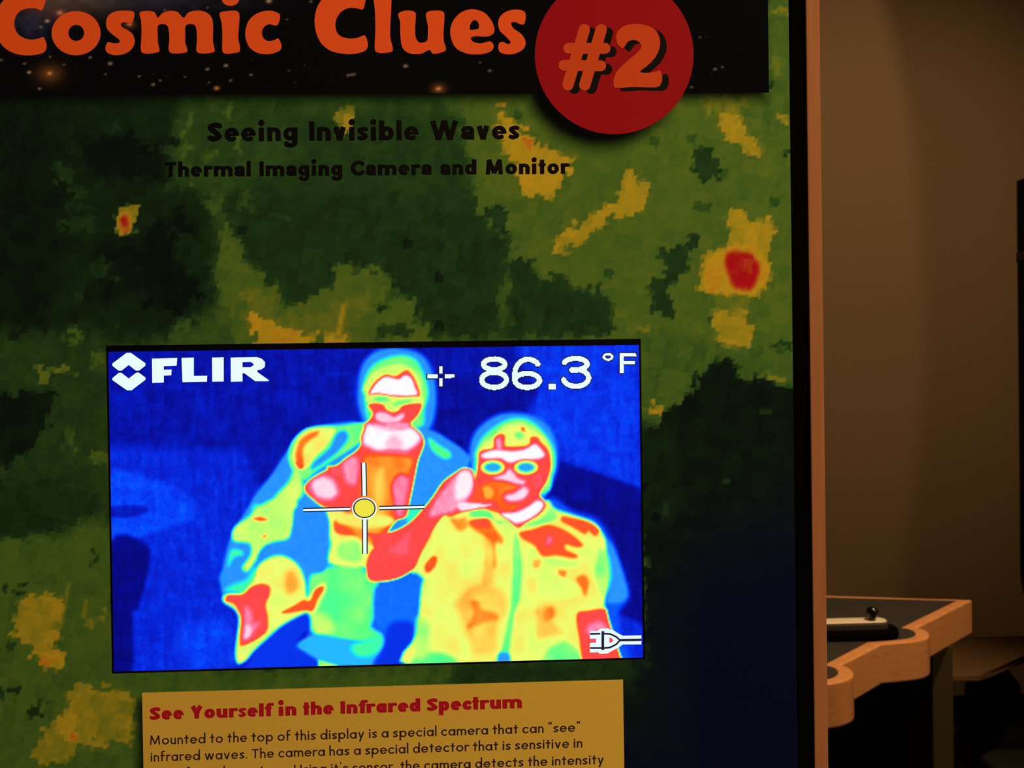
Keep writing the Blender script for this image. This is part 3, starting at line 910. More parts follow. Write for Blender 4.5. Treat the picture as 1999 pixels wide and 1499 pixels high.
# hips
h([(1500, 540), (1640, 470), (1860, 460), (1920, 540), (1990, 590), (1970, 800), (1940, 900), (2010, 960), (1940, 1000), (1780, 1000), (1560, 960), (1500, 880), (1490, 800)], .54, 6, QC)
h([(1500, 800), (1640, 820), (1660, 930), (1540, 950)], .60, 10, QC)
h([(1040, 1170), (1200, 960), (1350, 860), (1480, 815), (1495, 900), (1400, 1040), (1540, 1130), (1560, 1230), (1000, 1230)], .19, 6, QC)
h([(1400, 1040), (1540, 960), (1780, 1000), (1950, 1050), (2060, 1100), (2060, 1230), (1600, 1230), (1560, 1140)], .355, 6, QC)
h([(1800, 1040), (1900, 1000), (2010, 960), (2040, 1040), (1950, 1110), (1840, 1110)], .50, 8, QC)
h([(1560, 1140), (1700, 1180), (1720, 1230), (1560, 1230)], .60, 3, QC, False)
h([(40, 690), (120, 660), (350, 600), (385, 620), (362, 800), (330, 1000), (240, 960), (130, 970), (40, 900)], .27, 6, QD)
h([(160, 930), (340, 960), (310, 1240), (40, 1240), (100, 1100)], .185, 8, QD)
# torso inside the jacket
h([(1640, 40), (1830, 20), (2000, 60), (2000, 440), (1860, 470), (1640, 440), (1650, 300), (1620, 180)], .68, 6, QC)
h([(1680, 130), (1780, 150), (1880, 195), (2010, 230), (2010, 290), (1850, 245), (1690, 225)], .865, 4, QC)
h([(1720, 290), (1850, 285), (1870, 430), (1710, 410)], .57, 8, QC)
# left sleeve
h([(1345, 860), (1380, 770), (1470, 690), (1600, 668), (1720, 670), (1900, 650), (1890, 740), (1850, 800), (1560, 985), (1470, 1060), (1400, 1030), (1350, 940)], .56, 4, QA)
h([(1375, 860), (1410, 770), (1490, 705), (1590, 685), (1670, 690), (1680, 720), (1630, 790), (1540, 890), (1480, 965), (1430, 985), (1390, 950)], .68, 4, QA)
h([(1395, 870), (1420, 785), (1480, 735), (1560, 705), (1555, 740), (1490, 785), (1450, 850), (1450, 930), (1410, 940)], .83, 5, QA)
h([(1395, 935), (1440, 925), (1455, 965), (1425, 985)], .85, 3, QA)
h([(1690, 730), (1750, 705), (1775, 760), (1700, 860), (1580, 950), (1510, 985), (1530, 930), (1640, 830)], .31, 5, QA)
h([(1390, 990), (1440, 1050), (1450, 1160), (1400, 1230), (1390, 1340), (1150, 1360), (1240, 1190), (1340, 1080)], .615, 6, QA)
h([(1100, 1240), (1180, 1260), (1190, 1320), (1090, 1320)], .50, 6, QA)
h([(1240, -20), (1390, -20), (1390, 120), (1350, 260), (1240, 290), (1170, 340), (1110, 420), (1050, 500), (1010, 470), (1070, 380), (1060, 300), (950, 280), (950, 190), (1050, 110), (1150, 20)], .62, 5, QC)
h([(1085, 120), (1140, 103), (1195, 125), (1140, 142)], .85, 4, QC)
h([(1150, 240), (1190, 233), (1175, 262)], .80, 4, QC)
h([(910, 460), (930, 350), (1000, 350), (1010, 380), (950, 400)], .50, 6, QC)
h([(1400, 40), (1580, 50), (1640, 150), (1625, 330), (1610, 490), (1480, 510), (1420, 430), (1340, 390), (1250, 370), (1120, 415), (1180, 310), (1340, 275), (1375, 160)], .305, 4, QC)
h([(870, 500), (960, 480), (1025, 545), (960, 590), (880, 620), (845, 560)], .31, 6, QC)
h([(900, 640), (940, 600), (1040, 560), (1100, 480), (1100, 640)], .5, 8, QC)
# round cuff and the hand below it
h([(1120, 470), (1180, 415), (1260, 385), (1350, 405), (1430, 480), (1465, 580), (1480, 680), (1560, 600), (1610, 590), (1610, 650), (1540, 790), (1460, 805), (1300, 890), (1190, 985), (1100, 1070), (1030, 1150), (975, 1160), (962, 1060), (985, 860), (960, 780), (875, 720), (885, 670), (1010, 650), (1090, 560)], .655, 5, QC)
h([(1320, 520), (1375, 495), (1415, 560), (1405, 640), (1330, 665)], .745, 9, QC)
h([(890, 695), (915, 668), (1010, 668), (1075, 612), (1150, 590), (1205, 610), (1210, 665), (1180, 740), (1195, 840), (1190, 930), (1105, 1000), (1010, 1040), (992, 1000), (1004, 850), (982, 785), (945, 735), (895, 718)], .89, 4, QC)
h([(1030, 760), (1080, 790), (1090, 870), (1130, 860), (1120, 910), (1060, 970), (1020, 985), (1025, 880)], .935, 7, QC)
h([(1040, 890), (1075, 920), (1060, 975), (1025, 975)], .97, 6, QC)
h([(1295, 795), (1380, 750), (1450, 708), (1500, 710), (1535, 635), (1590, 608), (1597, 640), (1560, 700), (1520, 785), (1460, 782), (1340, 803)], .852, 3.5, QC)
# shoulder on the right
h([(425, 745), (500, 795), (570, 840), (580, 880), (530, 890), (450, 830)], .53, 5, QB)
h([(280, 1240), (390, 1250), (330, 1320), (270, 1330)], .47, 5, QB)
# face and chest of the tall person
h([(719, 790), (727, 806), (722, 818), (711, 828), (713, 838), (706, 852), (704, 868), (690, 884), (660, 906), (628, 922), (603, 938), (594, 950), (597, 962), (612, 976), (632, 990), (660, 994), (690, 1010), (716, 1040), (735, 1070), (770, 1020), (793, 1008), (801, 975), (809, 936), (817, 898), (828, 868), (824, 850), (812, 838), (800, 828), (813, 814), (822, 798), (820, 786), (795, 786), (770, 800), (742, 786)], .885, 3.5)
h([(10, 445), (0, 415), (45, 345), (120, 293), (190, 305), (262, 262), (300, 285), (335, 350), (355, 455), (170, 458), (80, 440)], .885, 4, QB)
h([(10, 432), (55, 355), (120, 312), (210, 328), (255, 300), (298, 318), (325, 380), (335, 440), (170, 442), (60, 425)], 1.0, 4, QB)
h([(-10, 445), (100, 440), (200, 455), (365, 452), (372, 492), (240, 510), (215, 545), (175, 560), (125, 540), (100, 500), (-10, 488)], .635, 3, QB)
h([(40, 458), (110, 455), (135, 478), (60, 482)], .54, 3, QB)
h([(200, 480), (300, 474), (290, 492), (180, 520)], .54, 4, QB)
h([(50, 570), (110, 560), (180, 592), (240, 565), (250, 600), (190, 640), (100, 640), (50, 610)], .965, 5, QB)
h([(50, 640), (240, 650), (230, 690), (100, 690)], .93, 6, QB)
h([(712, 835), (725, 828), (760, 838), (800, 834), (816, 845), (820, 858), (808, 872), (790, 880), (768, 874), (745, 881), (722, 874), (708, 862)], .995, 9)
h([(752, 866), (770, 848), (786, 866), (770, 878)], .96, 8)
h([(758, 826), (800, 826), (790, 838), (764, 838)], .945, 5)
h([(742, 880), (792, 882), (790, 890), (750, 892)], .93, 5)
h([(712, 895), (740, 888), (800, 893), (800, 920), (782, 950), (768, 990), (760, 1015), (745, 1040), (712, 1060), (668, 1010), (700, 985), (706, 940)], .80, 8)
h([(735, 925), (750, 920), (752, 990), (740, 1030), (690, 1030), (700, 990), (728, 980)], .74, 9)
h([(668, 1005), (710, 1003), (765, 1010), (760, 1025), (700, 1028), (660, 1020)], .68, 6)
h([(764, 950), (780, 925), (798, 935), (792, 975), (786, 1003), (774, 1000)], .935, 7)
h([(606, 945), (625, 930), (648, 935), (660, 960), (645, 975), (618, 970)], .975, 10)
h([(668, 905), (690, 890), (700, 905), (695, 945), (676, 940)], .945, 8)
h([(640, 910), (665, 915), (668, 930), (645, 925)], .90, 5)
# person holding a phone: halo, hair
h([(715, 930), (720, 780), (760, 690), (840, 615), (940, 570), (1060, 562), (1170, 588), (1265, 650), (1325, 750), (1345, 860), (1330, 990), (1280, 1090), (1200, 1200), (800, 1200)], .31, 7, QB)
h([(755, 920), (775, 800), (830, 720), (920, 650), (1020, 608), (1120, 615), (1200, 665), (1265, 740), (1312, 830), (1320, 930), (1300, 1010), (1240, 1140), (800, 1140)], .57, 6, QB)
h([(790, 820), (880, 740), (970, 660), (1080, 650), (1150, 690), (1240, 750), (1280, 850), (1200, 870), (800, 880)], .66, 7, QB)
h([(1030, 715), (1075, 698), (1105, 735), (1060, 755)], .55, 4, QB)
h([(1080, 668), (1105, 670), (1105, 700), (1085, 695)], .82, 3, QB)
# yellow shirt
h([(1260, 60), (1450, 130), (1620, 190), (1720, 330), (1800, 560), (1850, 740), (1780, 860), (1790, 1000), (1850, 1240), (1500, 1240), (1200, 600)], .24, 9, QD)
h([(500, 200), (560, 150), (700, 110), (860, 110), (1000, 220), (1060, 250), (1150, 200), (1260, 60), (1320, 120), (1450, 165), (1590, 215), (1655, 290), (1690, 370), (1715, 500), (1718, 620), (1690, 700), (1672, 800), (1690, 900), (1600, 1000), (1520, 1240), (300, 1240), (345, 1000), (370, 700), (385, 620), (345, 580), (300, 560), (340, 440), (420, 320)], .665, 5, QD)
h([(1690, 360), (1760, 440), (1840, 740), (1700, 790), (1690, 700)], .31, 6, QD)
h([(1640, 400), (1700, 470), (1712, 620), (1660, 730), (1600, 600), (1615, 480)], .58, 7, QD)
h([(1375, 175), (1450, 185), (1560, 215), (1635, 270), (1605, 315), (1560, 280), (1530, 300), (1440, 250), (1370, 210)], .86, 5, QD)
h([(1070, 290), (1170, 262), (1260, 230), (1340, 250), (1440, 300), (1520, 375), (1480, 395), (1400, 375), (1400, 410), (1480, 450), (1450, 470), (1330, 450), (1230, 455), (1170, 380), (1095, 335)], .865, 5, QD)
h([(1265, 310), (1310, 325), (1295, 375), (1250, 375)], .92, 6, QD)
h([(700, 210), (770, 190), (840, 180), (880, 230), (905, 270), (955, 330), (945, 370), (900, 370), (905, 520), (870, 545), (825, 510), (855, 400), (820, 320), (730, 260)], .81, 6, QD)
h([(580, 190), (640, 190), (690, 180), (700, 250), (650, 280), (610, 250)], .79, 6, QD)
h([(770, 195), (840, 190), (860, 250), (760, 250), (720, 220)], .87, 5, QD)
h([(715, 140), (790, 125), (860, 140), (890, 200), (940, 210), (930, 225), (850, 185), (740, 180)], .54, 4, QD)
h([(1130, 225), (1230, 180), (1290, 110), (1340, 190), (1240, 225), (1150, 245)], .565, 5, QD)
h([(1040, 290), (1075, 380), (1090, 520), (1080, 680), (1060, 800), (1035, 870), (1015, 1000), (1000, 1120), (970, 1200), (920, 1210), (955, 1060), (990, 900), (1008, 780), (1015, 600), (1020, 420)], .55, 5, QD)
h([(925, 1145), (990, 1145), (1000, 1210), (915, 1215)], .32, 4, QD)
h([(610, 790), (700, 690), (800, 655), (900, 680), (965, 740), (975, 860), (910, 960), (905, 1120), (800, 1155), (730, 1130), (680, 960), (630, 850)], .735, 10, QD)
h([(725, 780), (780, 780), (800, 830), (900, 860), (915, 905), (840, 920), (760, 950), (700, 960), (740, 870)], .82, 7, QD)
h([(820, 340), (880, 400), (880, 660), (800, 660), (820, 500)], .73, 8, QD)
h([(1345, 555), (1400, 562), (1390, 605), (1355, 600)], .80, 4, QD)
h([(1470, 620), (1520, 585), (1562, 630), (1540, 740), (1500, 690)], .795, 6, QD)
h([(1170, 480), (1220, 490), (1205, 540), (1160, 530)], .78, 5, QD)
h([(1195, 600), (1350, 600), (1480, 660), (1490, 730), (1300, 775), (1210, 745)], .63, 6, QD)
h([(1240, 480), (1380, 485), (1500, 505), (1450, 540), (1300, 515)], .61, 5, QD)
h([(1185, 830), (1290, 798), (1332, 850), (1315, 920), (1375, 995), (1330, 1015), (1200, 1040), (1190, 910)], .745, 8, QD)
h([(1240, 850), (1300, 820), (1310, 880), (1250, 920)], .82, 6, QD)
h([(1280, 1110), (1400, 1060), (1500, 1150), (1500, 1240), (1230, 1240)], .55, 7, QD)
h([(360, 1140), (560, 1150), (620, 1240), (300, 1240)], .53, 8, QD)
h([(345, 900), (420, 900), (420, 1150), (330, 1150)], .60, 8, QD)
h([(395, 545), (410, 500), (455, 455), (485, 470), (470, 530), (420, 575)], .85, 4, QD)
# forearm on the right
h([(1475, 868), (1560, 842), (1672, 830), (1692, 870), (1722, 970), (1765, 1100), (1785, 1250), (1545, 1250), (1492, 1030)], .885, 4, QD)
h([(1550, 950), (1640, 915), (1690, 980), (1560, 1010)], .94, 8, QD)
# face of the person with the phone
h([(778, 870), (800, 832), (880, 815), (888, 745), (930, 715), (967, 730), (965, 790), (1000, 805), (1110, 800), (1140, 780), (1150, 740), (1195, 740), (1225, 780), (1265, 820), (1288, 880), (1290, 960), (1262, 1050), (1222, 1120), (1215, 1155), (1250, 1195), (1245, 1245), (1190, 1300), (1120, 1350), (1055, 1385), (980, 1330), (900, 1260), (820, 1215), (740, 1220), (740, 1080), (768, 970)], .885, 3.5, QB)
h([(797, 865), (850, 838), (920, 828), (1000, 838), (1100, 828), (1180, 788), (1235, 840), (1245, 870), (1200, 893), (1080, 900), (1000, 918), (930, 888), (830, 892)], 1.0, 5, QB)
h([(900, 765), (928, 740), (945, 800), (920, 830)], .945, 5, QB)
for ex in (880, 1115):
    h(q(QB, ell(ex, 953, 84, 50, 16)), .64, 3)
    h(q(QB, ell(ex, 953, 56, 30, 16)), .335, 3)
h([(960, 1000), (1000, 965), (1060, 1030), (1110, 1050), (1080, 1075), (960, 1045), (885, 1030)], .975, 6, QB)
h([(765, 1110), (850, 1058), (960, 1058), (1045, 1088), (1020, 1112), (960, 1130), (945, 1180), (980, 1222), (1060, 1222), (1000, 1255), (940, 1245), (900, 1192), (770, 1175)], .82, 5, QB)
h([(785, 1115), (850, 1090), (885, 1130), (860, 1172), (780, 1165)], .74, 5, QB)
h([(965, 1160), (1040, 1130), (1100, 1090), (1135, 1120), (1100, 1175), (1010, 1195)], .975, 6, QB)
h([(1160, 1010), (1230, 1000), (1230, 1080), (1170, 1110)], .9, 6, QB)
h([(930, 1283), (1040, 1272), (1130, 1232), (1190, 1190), (1232, 1200), (1232, 1240), (1180, 1295), (1060, 1350), (1000, 1325)], 1.0, 5, QB)
# raised hand and forearm
h([(690, 1130), (780, 1080), (820, 1180), (760, 1230), (690, 1220)], .86, 5, QB)
h([(892, 920), (907, 913), (925, 922), (925, 965), (915, 980), (940, 984), (958, 988), (975, 1002), (940, 992), (912, 996), (880, 1008), (868, 1006), (852, 1025), (838, 1050), (820, 1085), (808, 1110), (782, 1127), (750, 1135), (722, 1133), (714, 1110), (722, 1080), (735, 1062), (722, 1048), (715, 1040), (740, 1042), (775, 1034), (805, 1015), (830, 988), (848, 965), (865, 940)], .89, 3.5)
h([(893, 926), (908, 918), (922, 935), (921, 960), (905, 985), (880, 1000), (860, 1005), (838, 1008), (850, 978), (872, 948)], .945, 6)
h([(640, 1000), (700, 975), (735, 1020), (728, 1100), (690, 1160), (625, 1180), (615, 1090)], .99, 7, QB)
h([(640, 1205), (760, 1205), (870, 1218), (800, 1240), (660, 1262)], .985, 4, QB)
h([(760, 1075), (790, 1050), (800, 1040), (795, 1080)], .91, 8)
T = T + (vnoise(PX / 7, PY / 9, 12) - .5) * .010
T = T + (vnoise(PX / 26, PY / 30, 13) - .5) * .06 * np.clip((T - .45) / .1, 0, 1) * np.clip((.86 - T) / .04, 0, 1)
T = np.where(T > .9, .9 + (T - .9) * 1.03, T)
HEAT = [(0, (0, 2, 95)), (.08, (0, 8, 148)), (.16, (0, 34, 215)), (.21, (0, 62, 250)), (.26, (5, 100, 255)), (.32, (45, 158, 255)), (.40, (20, 218, 255)), (.46, (40, 250, 205)), (.53, (85, 255, 135)), (.60, (190, 255, 112)), (.66, (238, 255, 112)), (.72, (255, 218, 85)), (.78, (255, 160, 48)), (.84, (255, 92, 22)), (.89, (255, 72, 72)), (.93, (255, 112, 155)), (.965, (255, 200, 225)), (1.0, (255, 253, 255))]
rgb = ramp(np.clip(T, 0, 1), HEAT).reshape(len(zs), len(xs), 3)
screen = grid_mesh('screen', xs, zs, SY, rgb, M_screen, mon)
screen['label'] = 'glowing thermal picture of two people'

# signs drawn over the picture
Y1, Y2 = SY - .0003, SY - .0006
emb = [q(QA, p) for p in ([(175, 143), (205, 143), (310, 218), (310, 236), (265, 271), (240, 271), (190, 230), (140, 271), (115, 271), (72, 236), (72, 220)],
                          [(118, 288), (138, 288), (190, 329), (245, 286), (262, 286), (311, 322), (311, 337), (210, 414), (178, 414), (72, 340), (72, 326)])]
flat_shapes('logo_emblem', [[p] for p in emb], Y2, M_white_dot, screen)
let = [[q(QA, [(358, 185), (540, 180), (536, 235), (443, 240), (443, 265), (500, 264), (497, 305), (443, 308), (443, 357), (360, 360)])],
       [q(QA, [(572, 180), (660, 178), (660, 310), (757, 309), (754, 352), (578, 355)])],
       [q(QA, [(792, 178), (876, 176), (876, 350), (794, 352)])],
       [q(QA, [(927, 178), (1115, 174), (1150, 185), (1175, 210), (1173, 245), (1150, 262), (1118, 270), (1120, 282), (1205, 343), (1190, 348), (1105, 348), (1025, 290), (1012, 290), (1012, 350), (928, 352)]),
        q(QA, [(1012, 210), (1012, 247), (1070, 247), (1092, 233), (1092, 222), (1070, 208)])]]
flat_shapes('logo_lettering', let, Y2, M_white_dot, screen)

SQ = 3.6345


def lw(pts, r, kind='C'):
    p = q(QB, pts)
    return (kind, p, [r / SQ] * len(p))


def ring(cx, cy, rx, ry, a0=0, a1=360, n=22):
    return [(cx + rx * math.cos(R(t)), cy - ry * math.sin(R(t))) for t in np.linspace(a0, a1, n)]


digits = [lw(ring(889, 222, 76, 38), 18), lw(ring(889, 332, 88, 54), 18),                        # 8
          lw(ring(1124, 336, 88, 50), 18), lw(ring(1130, 290, 94, 104, 180, 42, 16), 18), lw([(1036, 290), (1036, 340)], 18),  # 6
          ('L', q(QB, [(1274, 378), (1324, 378)]), [20 / SQ] * 2),                                # .
          lw(ring(1468, 220, 82, 40, 165, -80, 18), 18), lw(ring(1470, 318, 90, 60, 90, -168, 22), 18), lw([(1440, 262), (1475, 262)], 18)]  # 3
sign = [lw(ring(1697, 169, 30, 20), 8), ('L', q(QB, [(1792, 142), (1792, 284)]), [14 / SQ] * 2), ('L', q(QB, [(1780, 155), (1896, 152)]), [12 / SQ] * 2), ('L', q(QB, [(1780, 213), (1886, 210)]), [12 / SQ] * 2)]
plus = [('L', q(QB, [(512, 235), (512, 288)]), [13 / SQ] * 2), ('L', q(QB, [(512, 323), (512, 378)]), [13 / SQ] * 2), ('L', q(QB, [(414, 308), (488, 307)]), [13 / SQ] * 2), ('L', q(QB, [(537, 306), (606, 305)]), [13 / SQ] * 2)]
for nm, pr in (('temperature_digits', digits), ('degree_unit_sign', sign), ('spot_sign', plus)):
    w_ = strokes_mesh(nm, pr, Y2, M_white_dot, screen, pixel=1.55)
    pr2 = []
    for k, p, r in pr:
        p = [np.array(v) for v in p]
        if k == 'L':
            d = (p[1] - p[0]) / np.linalg.norm(p[1] - p[0]) * 2.0
            p = [p[0] - d, p[1] + d]
        pr2.append((k, [tuple(v) for v in p], [v + 2.0 for v in r]))
    strokes_mesh(nm + '_outline', pr2, Y1, M_navy_dot, screen, pixel=1.55)
# aiming cross
cr = (712.3, 992)
lines = [((709.8, 903), (711.2, 968), 5.6), ((712.2, 1014), (712.3, 1081), 5.6), ((592, 995.6), (684, 993.4), 4.3), ((740, 991.6), (829, 989.6), 4.3)]
strokes_mesh('crosshair_outline', [('L', [a, b], [r, r]) for a, b, r in lines], Y1, M_black_dot, screen)
strokes_mesh('crosshair', [('L', [a, b], [r - 2.3, r - 2.3]) for a, b, r in lines], Y2, M_white_dot, screen)
flat_shapes('crosshair_rim', [[ell(711.3, 992, 24.5, 21.5)]], Y1, M_white_dot, screen)
flat_shapes('crosshair_ring', [[ell(711.3, 992, 22, 19.3)]], Y2, M_black_dot, screen)
flat_shapes('crosshair_centre', [[ell(711.3, 992, 19.5, 17)]], Y2 - .0002, M_yellow_dot, screen)
# plug sign
plug = q(QD, [(1568, 988), (1625, 988), (1640, 970), (1695, 968), (1740, 985), (1770, 1005), (1802, 1021), (1934, 1018), (1934, 1082), (1802, 1082), (1770, 1105), (1725, 1128), (1695, 1146), (1640, 1148), (1625, 1138), (1568, 1140)])
flat_shapes('plug_sign', [[plug]], Y1, M_white_dot, screen)
P4 = 6.5 / SQ
pl = [('L', q(QD, [(1570, 1008), (1642, 1006)]), [P4] * 2), ('L', q(QD, [(1570, 1108), (1650, 1108)]), [P4] * 2), ('L', q(QD, [(1660, 988), (1660, 1122)]), [10 / SQ] * 2),
      ('C', q(QD, [(1672, 1006), (1712, 1008), (1755, 1028), (1782, 1052), (1755, 1082), (1712, 1104), (1672, 1108)]), [P4] * 7), ('L', q(QD, [(1782, 1052), (1934, 1050)]), [9 / SQ] * 2)]
strokes_mesh('plug_sign_lines', pl, Y2, M_black_dot, screen)
flat_shapes('plug_sign_gaps', [[q(QD, [(1568, 1042), (1612, 1040), (1612, 1070), (1568, 1072)])], [q(QD, [(1706, 1036), (1722, 1036), (1736, 1053), (1722, 1070), (1706, 1070)])]], Y2, glow_mat('red_screen_dots', (240, 80, 95)), screen)

# ------------------------------------------------------------------ the scalloped table behind
TZ, TH = 0.80, 0.104
zt = lambda p: [(1500 + x / 3.757, 1100 + y / 3.757) for x, y in p]
top = lambda p: [on_level(x, y, TZ) for x, y in zt(p)]
lobe_o = top([(1085, 470), (1135, 480), (1172, 500), (1183, 524), (1160, 546), (1100, 563), (1000, 575), (910, 583), (830, 590)])
lobe_i = top([(970, 466), (1035, 478), (1072, 500), (1068, 524), (1030, 542), (950, 555), (850, 564), (720, 574)])
corner_o = top([(1490, 266)])[0]
corner_i = top([(1378, 268)])[0]
step_v = top([(530, 745)])[0] - lobe_o[0]          # one scallop to the next
lobe_os = [Vector(p) for p in catmull([p[:] for p in lobe_o], 4, False)]
lobe_is = [Vector(p) for p in catmull([p[:] for p in lobe_i], 4, False)]
far_l = top([(420, 233)])[0]
fd = (far_l - corner_o).normalized()
outer, inner = [corner_o], [corner_i]
for k in range(2):
    outer += [p + step_v * k for p in lobe_os]
    inner += [p + step_v * k for p in lobe_is]
near_o, near_i = outer[-1] + step_v * .12, inner[-1] + step_v * .12
outer.append(near_o)
inner.append(near_i)
LX = 0.42
tt = Vector((LX, near_o.y - .04, TZ))
outer += [tt, Vector((LX, corner_o.y + fd.y * (corner_o.x - LX) / abs(fd.x), TZ))]
rim = 0.045
inner += [Vector((LX + rim, near_o.y - .04 + rim, TZ)), Vector((LX + rim, outer[-1].y - rim * .8, TZ))]
table = thing('scalloped_table', (1.0, 1.2, 0.0), 'black-topped activity table with a thick scalloped maple edge, beside the kiosk', 'table')


def extrude(name, loops, z0, z1, material, parent, bevel=0.0):
    """upright solid from an outline (and hole) between two heights"""
    bm = bmesh.new()
    rings = []
    for l in loops:
        lo = [bm.verts.new((p.x, p.y, z0)) for p in l]
        hi = [bm.verts.new((p.x, p.y, z1)) for p in l]
        rings.append((lo, hi))
        for i in range(len(l)):
            j = (i + 1) % len(l)
            bm.faces.new((lo[i], lo[j], hi[j], hi[i]))
    tri = tessellate_polygon([[Vector((p.x, p.y, 0)) for p in l] for l in loops])
    LO = [v for r_ in rings for v in r_[0]]
    HI = [v for r_ in rings for v in r_[1]]
    for t in tri:
        for S_ in (LO, HI):
            try:
                bm.faces.new([S_[i] for i in t])
            except ValueError:
                pass
    bmesh.ops.recalc_face_normals(bm, faces=bm.faces[:])
    if bevel:
        es = [e_ for e_ in bm.edges if len(e_.link_faces) == 2 and abs(e_.verts[0].co.z - e_.verts[1].co.z) < 1e-6 and e_.calc_face_angle(0) > .8]
        bmesh.ops.bevel(bm, geom=es, offset=bevel, segments=4, affect='EDGES', profile=.5)
    return from_bm(name, bm, material, parent)


edge = extrude('wood_edge', [outer, inner], TZ - TH, TZ, M_maple_table, table, bevel=0.005)
edge['label'] = 'thick scalloped maple edge'
extrude('tabletop', [inner], TZ - 0.03, TZ - 0.0015, M_slate, table)
ed = (lobe_o[0] - corner_o).normalized()          # along the right-hand edge, towards the viewer
nrm = Vector((ed.y, -ed.x, 0))
if nrm.x > 0:
    nrm = -nrm
# post under the corner and black base cabinet
pc = on_level(1841.5, 1262, TZ - TH)
pc2 = pc + nrm * 0.0
Mp = Matrix.Translation((pc2.x, pc2.y + .03, 0)) @ Matrix.Rotation(R(-4), 4, 'Z')
box('leg', (-0.030, -0.030, 0.0), (0.030, 0.030, TZ - TH), M_post, table, bevel=0.003, M=Mp)
bm = bmesh.new()
b0 = pc + ed * .05 + nrm * .03
b1 = near_o + nrm * .10
b2, b3 = Vector((LX + .08, b1.y, 0)), Vector((LX + .08, b0.y + .1, 0))
extrude('base_cabinet', [[b0, b1, b2, b3]], 0.02, TZ - TH - .002, M_black, table)

# control unit with a knob standing on it
kn = on_level(1702, 1211, TZ + .036)
unit = thing('sliding_control', (kn.x, kn.y, TZ), 'silver sliding control bar with a black knob lying on the black tabletop', 'control')


def slab(name, x0, x1, yc, hw, z0, z1, material, bev=0.003):
    pts = [Vector((x0, yc - hw, 0))] + [Vector((x1 - hw + hw * math.cos(a), yc + hw * math.sin(a), 0)) for a in np.linspace(-math.pi / 2, math.pi / 2, 15)] + [Vector((x0, yc + hw, 0))]
    return extrude(name, [pts], z0, z1, material, unit, bevel=bev)


xr = on_level(1731, 1211, TZ + .036).x
slab('base', kn.x - .33, on_level(1748, 1232, TZ + .01).x + .012, kn.y + .006, .060, TZ - .001, TZ + .017, M_black, .002)
slab('body', kn.x - .33, xr + .004, kn.y + .003, .028, TZ + .017, TZ + .034, M_smoke)
slab('slide_plate', kn.x - .33, xr, kn.y + .002, .0195, TZ + .034, TZ + .0375, M_silver, .0015)
bm = bmesh.new()
prof = [(.0080, 0), (.0085, .006), (.0105, .012), (.0128, .019), (.0145, .026), (.0145, .032), (.0125, .039), (.009, .0435), (.004, .046)]
NS = 20
rows = [[bm.verts.new((kn.x + r_ * math.cos(2 * math.pi * k / NS), kn.y - .003 + r_ * math.sin(2 * math.pi * k / NS), TZ + .0375 + z_ * .8)) for k in range(NS)] for r_, z_ in prof if r_ > 0]
for a_, b_ in zip(rows, rows[1:]):
    for k in range(NS):
        bm.faces.new((a_[k], a_[(k + 1) % NS], b_[(k + 1) % NS], b_[k]))
bm.faces.new(rows[0])
bm.faces.new(rows[-1])
from_bm('knob', bm, M_knob, unit, True)

# ------------------------------------------------------------------ low bench, chair and cabinet in the dark corner
BZ = 0.50
c0 = on_level(1912, 1318, BZ)
dirR = (on_level(1999, 1278, BZ) - c0).normalized()
dirL = (on_level(1850, 1318, BZ) - c0).normalized()
bench = thing('low_table', (c0.x, c0.y + .2, 0), 'low dim wooden table standing behind the scalloped table by the wall', 'table')
e1 = c0 + dirR * .75
e0 = c0 + dirL * .50
back = Vector((-dirR.y * 0, .0, 0))
BB = c0.y + .36
pts = [e0, c0, e1, Vector((e1.x, BB, 0)), Vector((e0.x, BB, 0))]
extrude('tabletop', [pts], BZ - .02, BZ, M_bench, bench, bevel=.003)
for p in (e0 + Vector((.05, .06, 0)), Vector((e0.x + .05, BB - .05, 0)), Vector((e1.x - .05, BB - .05, 0))):
    box('leg', (p.x - .02, p.y - .02, 0), (p.x + .02, p.y + .02, BZ - .021), M_cab, bench, bevel=.002)

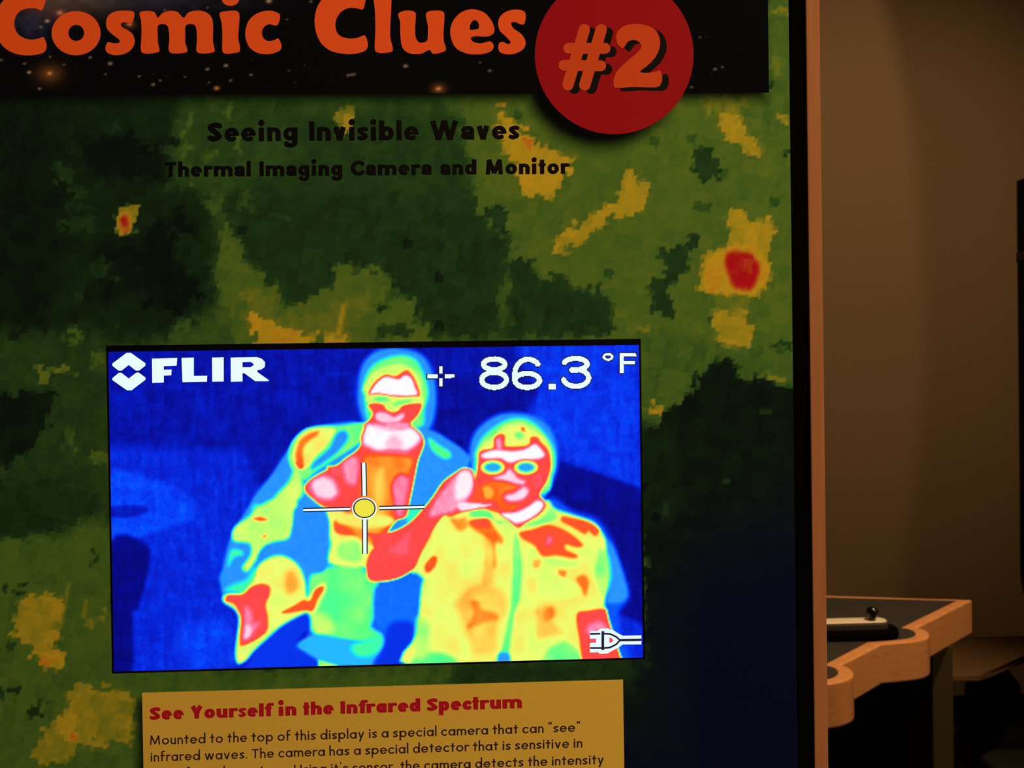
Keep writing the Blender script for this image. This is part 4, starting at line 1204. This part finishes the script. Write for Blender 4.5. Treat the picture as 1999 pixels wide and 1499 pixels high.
SHY = WALL_Y - .07
CXL = on_panel(1990, 900, WALL_Y - .002).x
ZS, ZT = on_panel(1995, 496, SHY).z, on_panel(1990, 345, SHY).z
cab = thing('wall_shelves', (CXL + .25, WALL_Y - .04, ZT), 'dark wall-hung shelf unit with one brown board, at the right edge', 'shelf')
box('side_panel', (CXL, SHY, .60), (CXL + .018, WALL_Y - .001, ZT), M_cab, cab, bevel=.002)
box('side_panel', (CXL + .48, SHY, .60), (CXL + .498, WALL_Y - .001, ZT), M_cab, cab, bevel=.002)
box('back_panel', (CXL + .018, WALL_Y - .015, .60), (CXL + .48, WALL_Y - .001, ZT), M_cab, cab)
for z_ in (.62, .95, 1.3, 1.65, ZT - .012):
    box('shelf', (CXL + .0181, SHY, z_ - .010), (CXL + .4799, WALL_Y - .0151, z_ + .010), M_cab, cab)
box('shelf', (CXL - .005, SHY - .02, ZS - .018), (CXL + .503, WALL_Y - .001, ZS + .018), M_shelf, cab, bevel=.001)['label'] = 'brown board'

CY0 = 2.02
cp = lambda x, y: on_panel(x, y, CY0)
s0, s1 = cp(1890, 1470), cp(1990, 1470)
chair = thing('low_chair', ((s0.x + s1.x) / 2, CY0, 0), 'black padded low chair in the dark below the dim wooden table', 'chair')


def blob(name, outline, y0, y1, material, bev=.02):
    """upholstered pad: an outline seen from the front, with depth and rounded rim"""
    P = [on_panel(x, y, y0) for x, y in outline]
    bm = bmesh.new()
    f_ = [bm.verts.new((p.x, y0, p.z)) for p in P]
    b_ = [bm.verts.new((p.x, y1, p.z)) for p in P]
    bm.faces.new(f_)
    bm.faces.new(b_[::-1])
    for i in range(len(P)):
        j = (i + 1) % len(P)
        bm.faces.new((f_[i], b_[i], b_[j], f_[j]))
    bmesh.ops.recalc_face_normals(bm, faces=bm.faces[:])
    es = [e_ for e_ in bm.edges if abs(e_.verts[0].co.y - e_.verts[1].co.y) < 1e-6]
    bmesh.ops.bevel(bm, geom=es, offset=bev, segments=3, affect='EDGES', profile=.5)
    return from_bm(name, bm, material, chair, True)


blob('backrest', catmull([(1905, 1345), (1935, 1328), (1966, 1306), (1978, 1318), (1994, 1338), (1994, 1362), (1978, 1376), (1970, 1395), (1974, 1412), (2000, 1430), (2015, 1462), (1900, 1462), (1898, 1420), (1903, 1390)], 3), CY0 - .02, CY0 + .05, M_cloth, .012)
box('seat', (s0.x + .01, CY0 - .26, s0.z - .03), (s1.x + .04, CY0 + .03, s0.z + .02), M_greycloth, chair, bevel=.015, seg=3)
for x_ in (s0.x + .04, s1.x + .01):
    for y_ in (CY0 - .22, CY0):
        box('leg', (x_ - .012, y_ - .012, 0), (x_ + .012, y_ + .012, s0.z - .03), M_cab, chair)
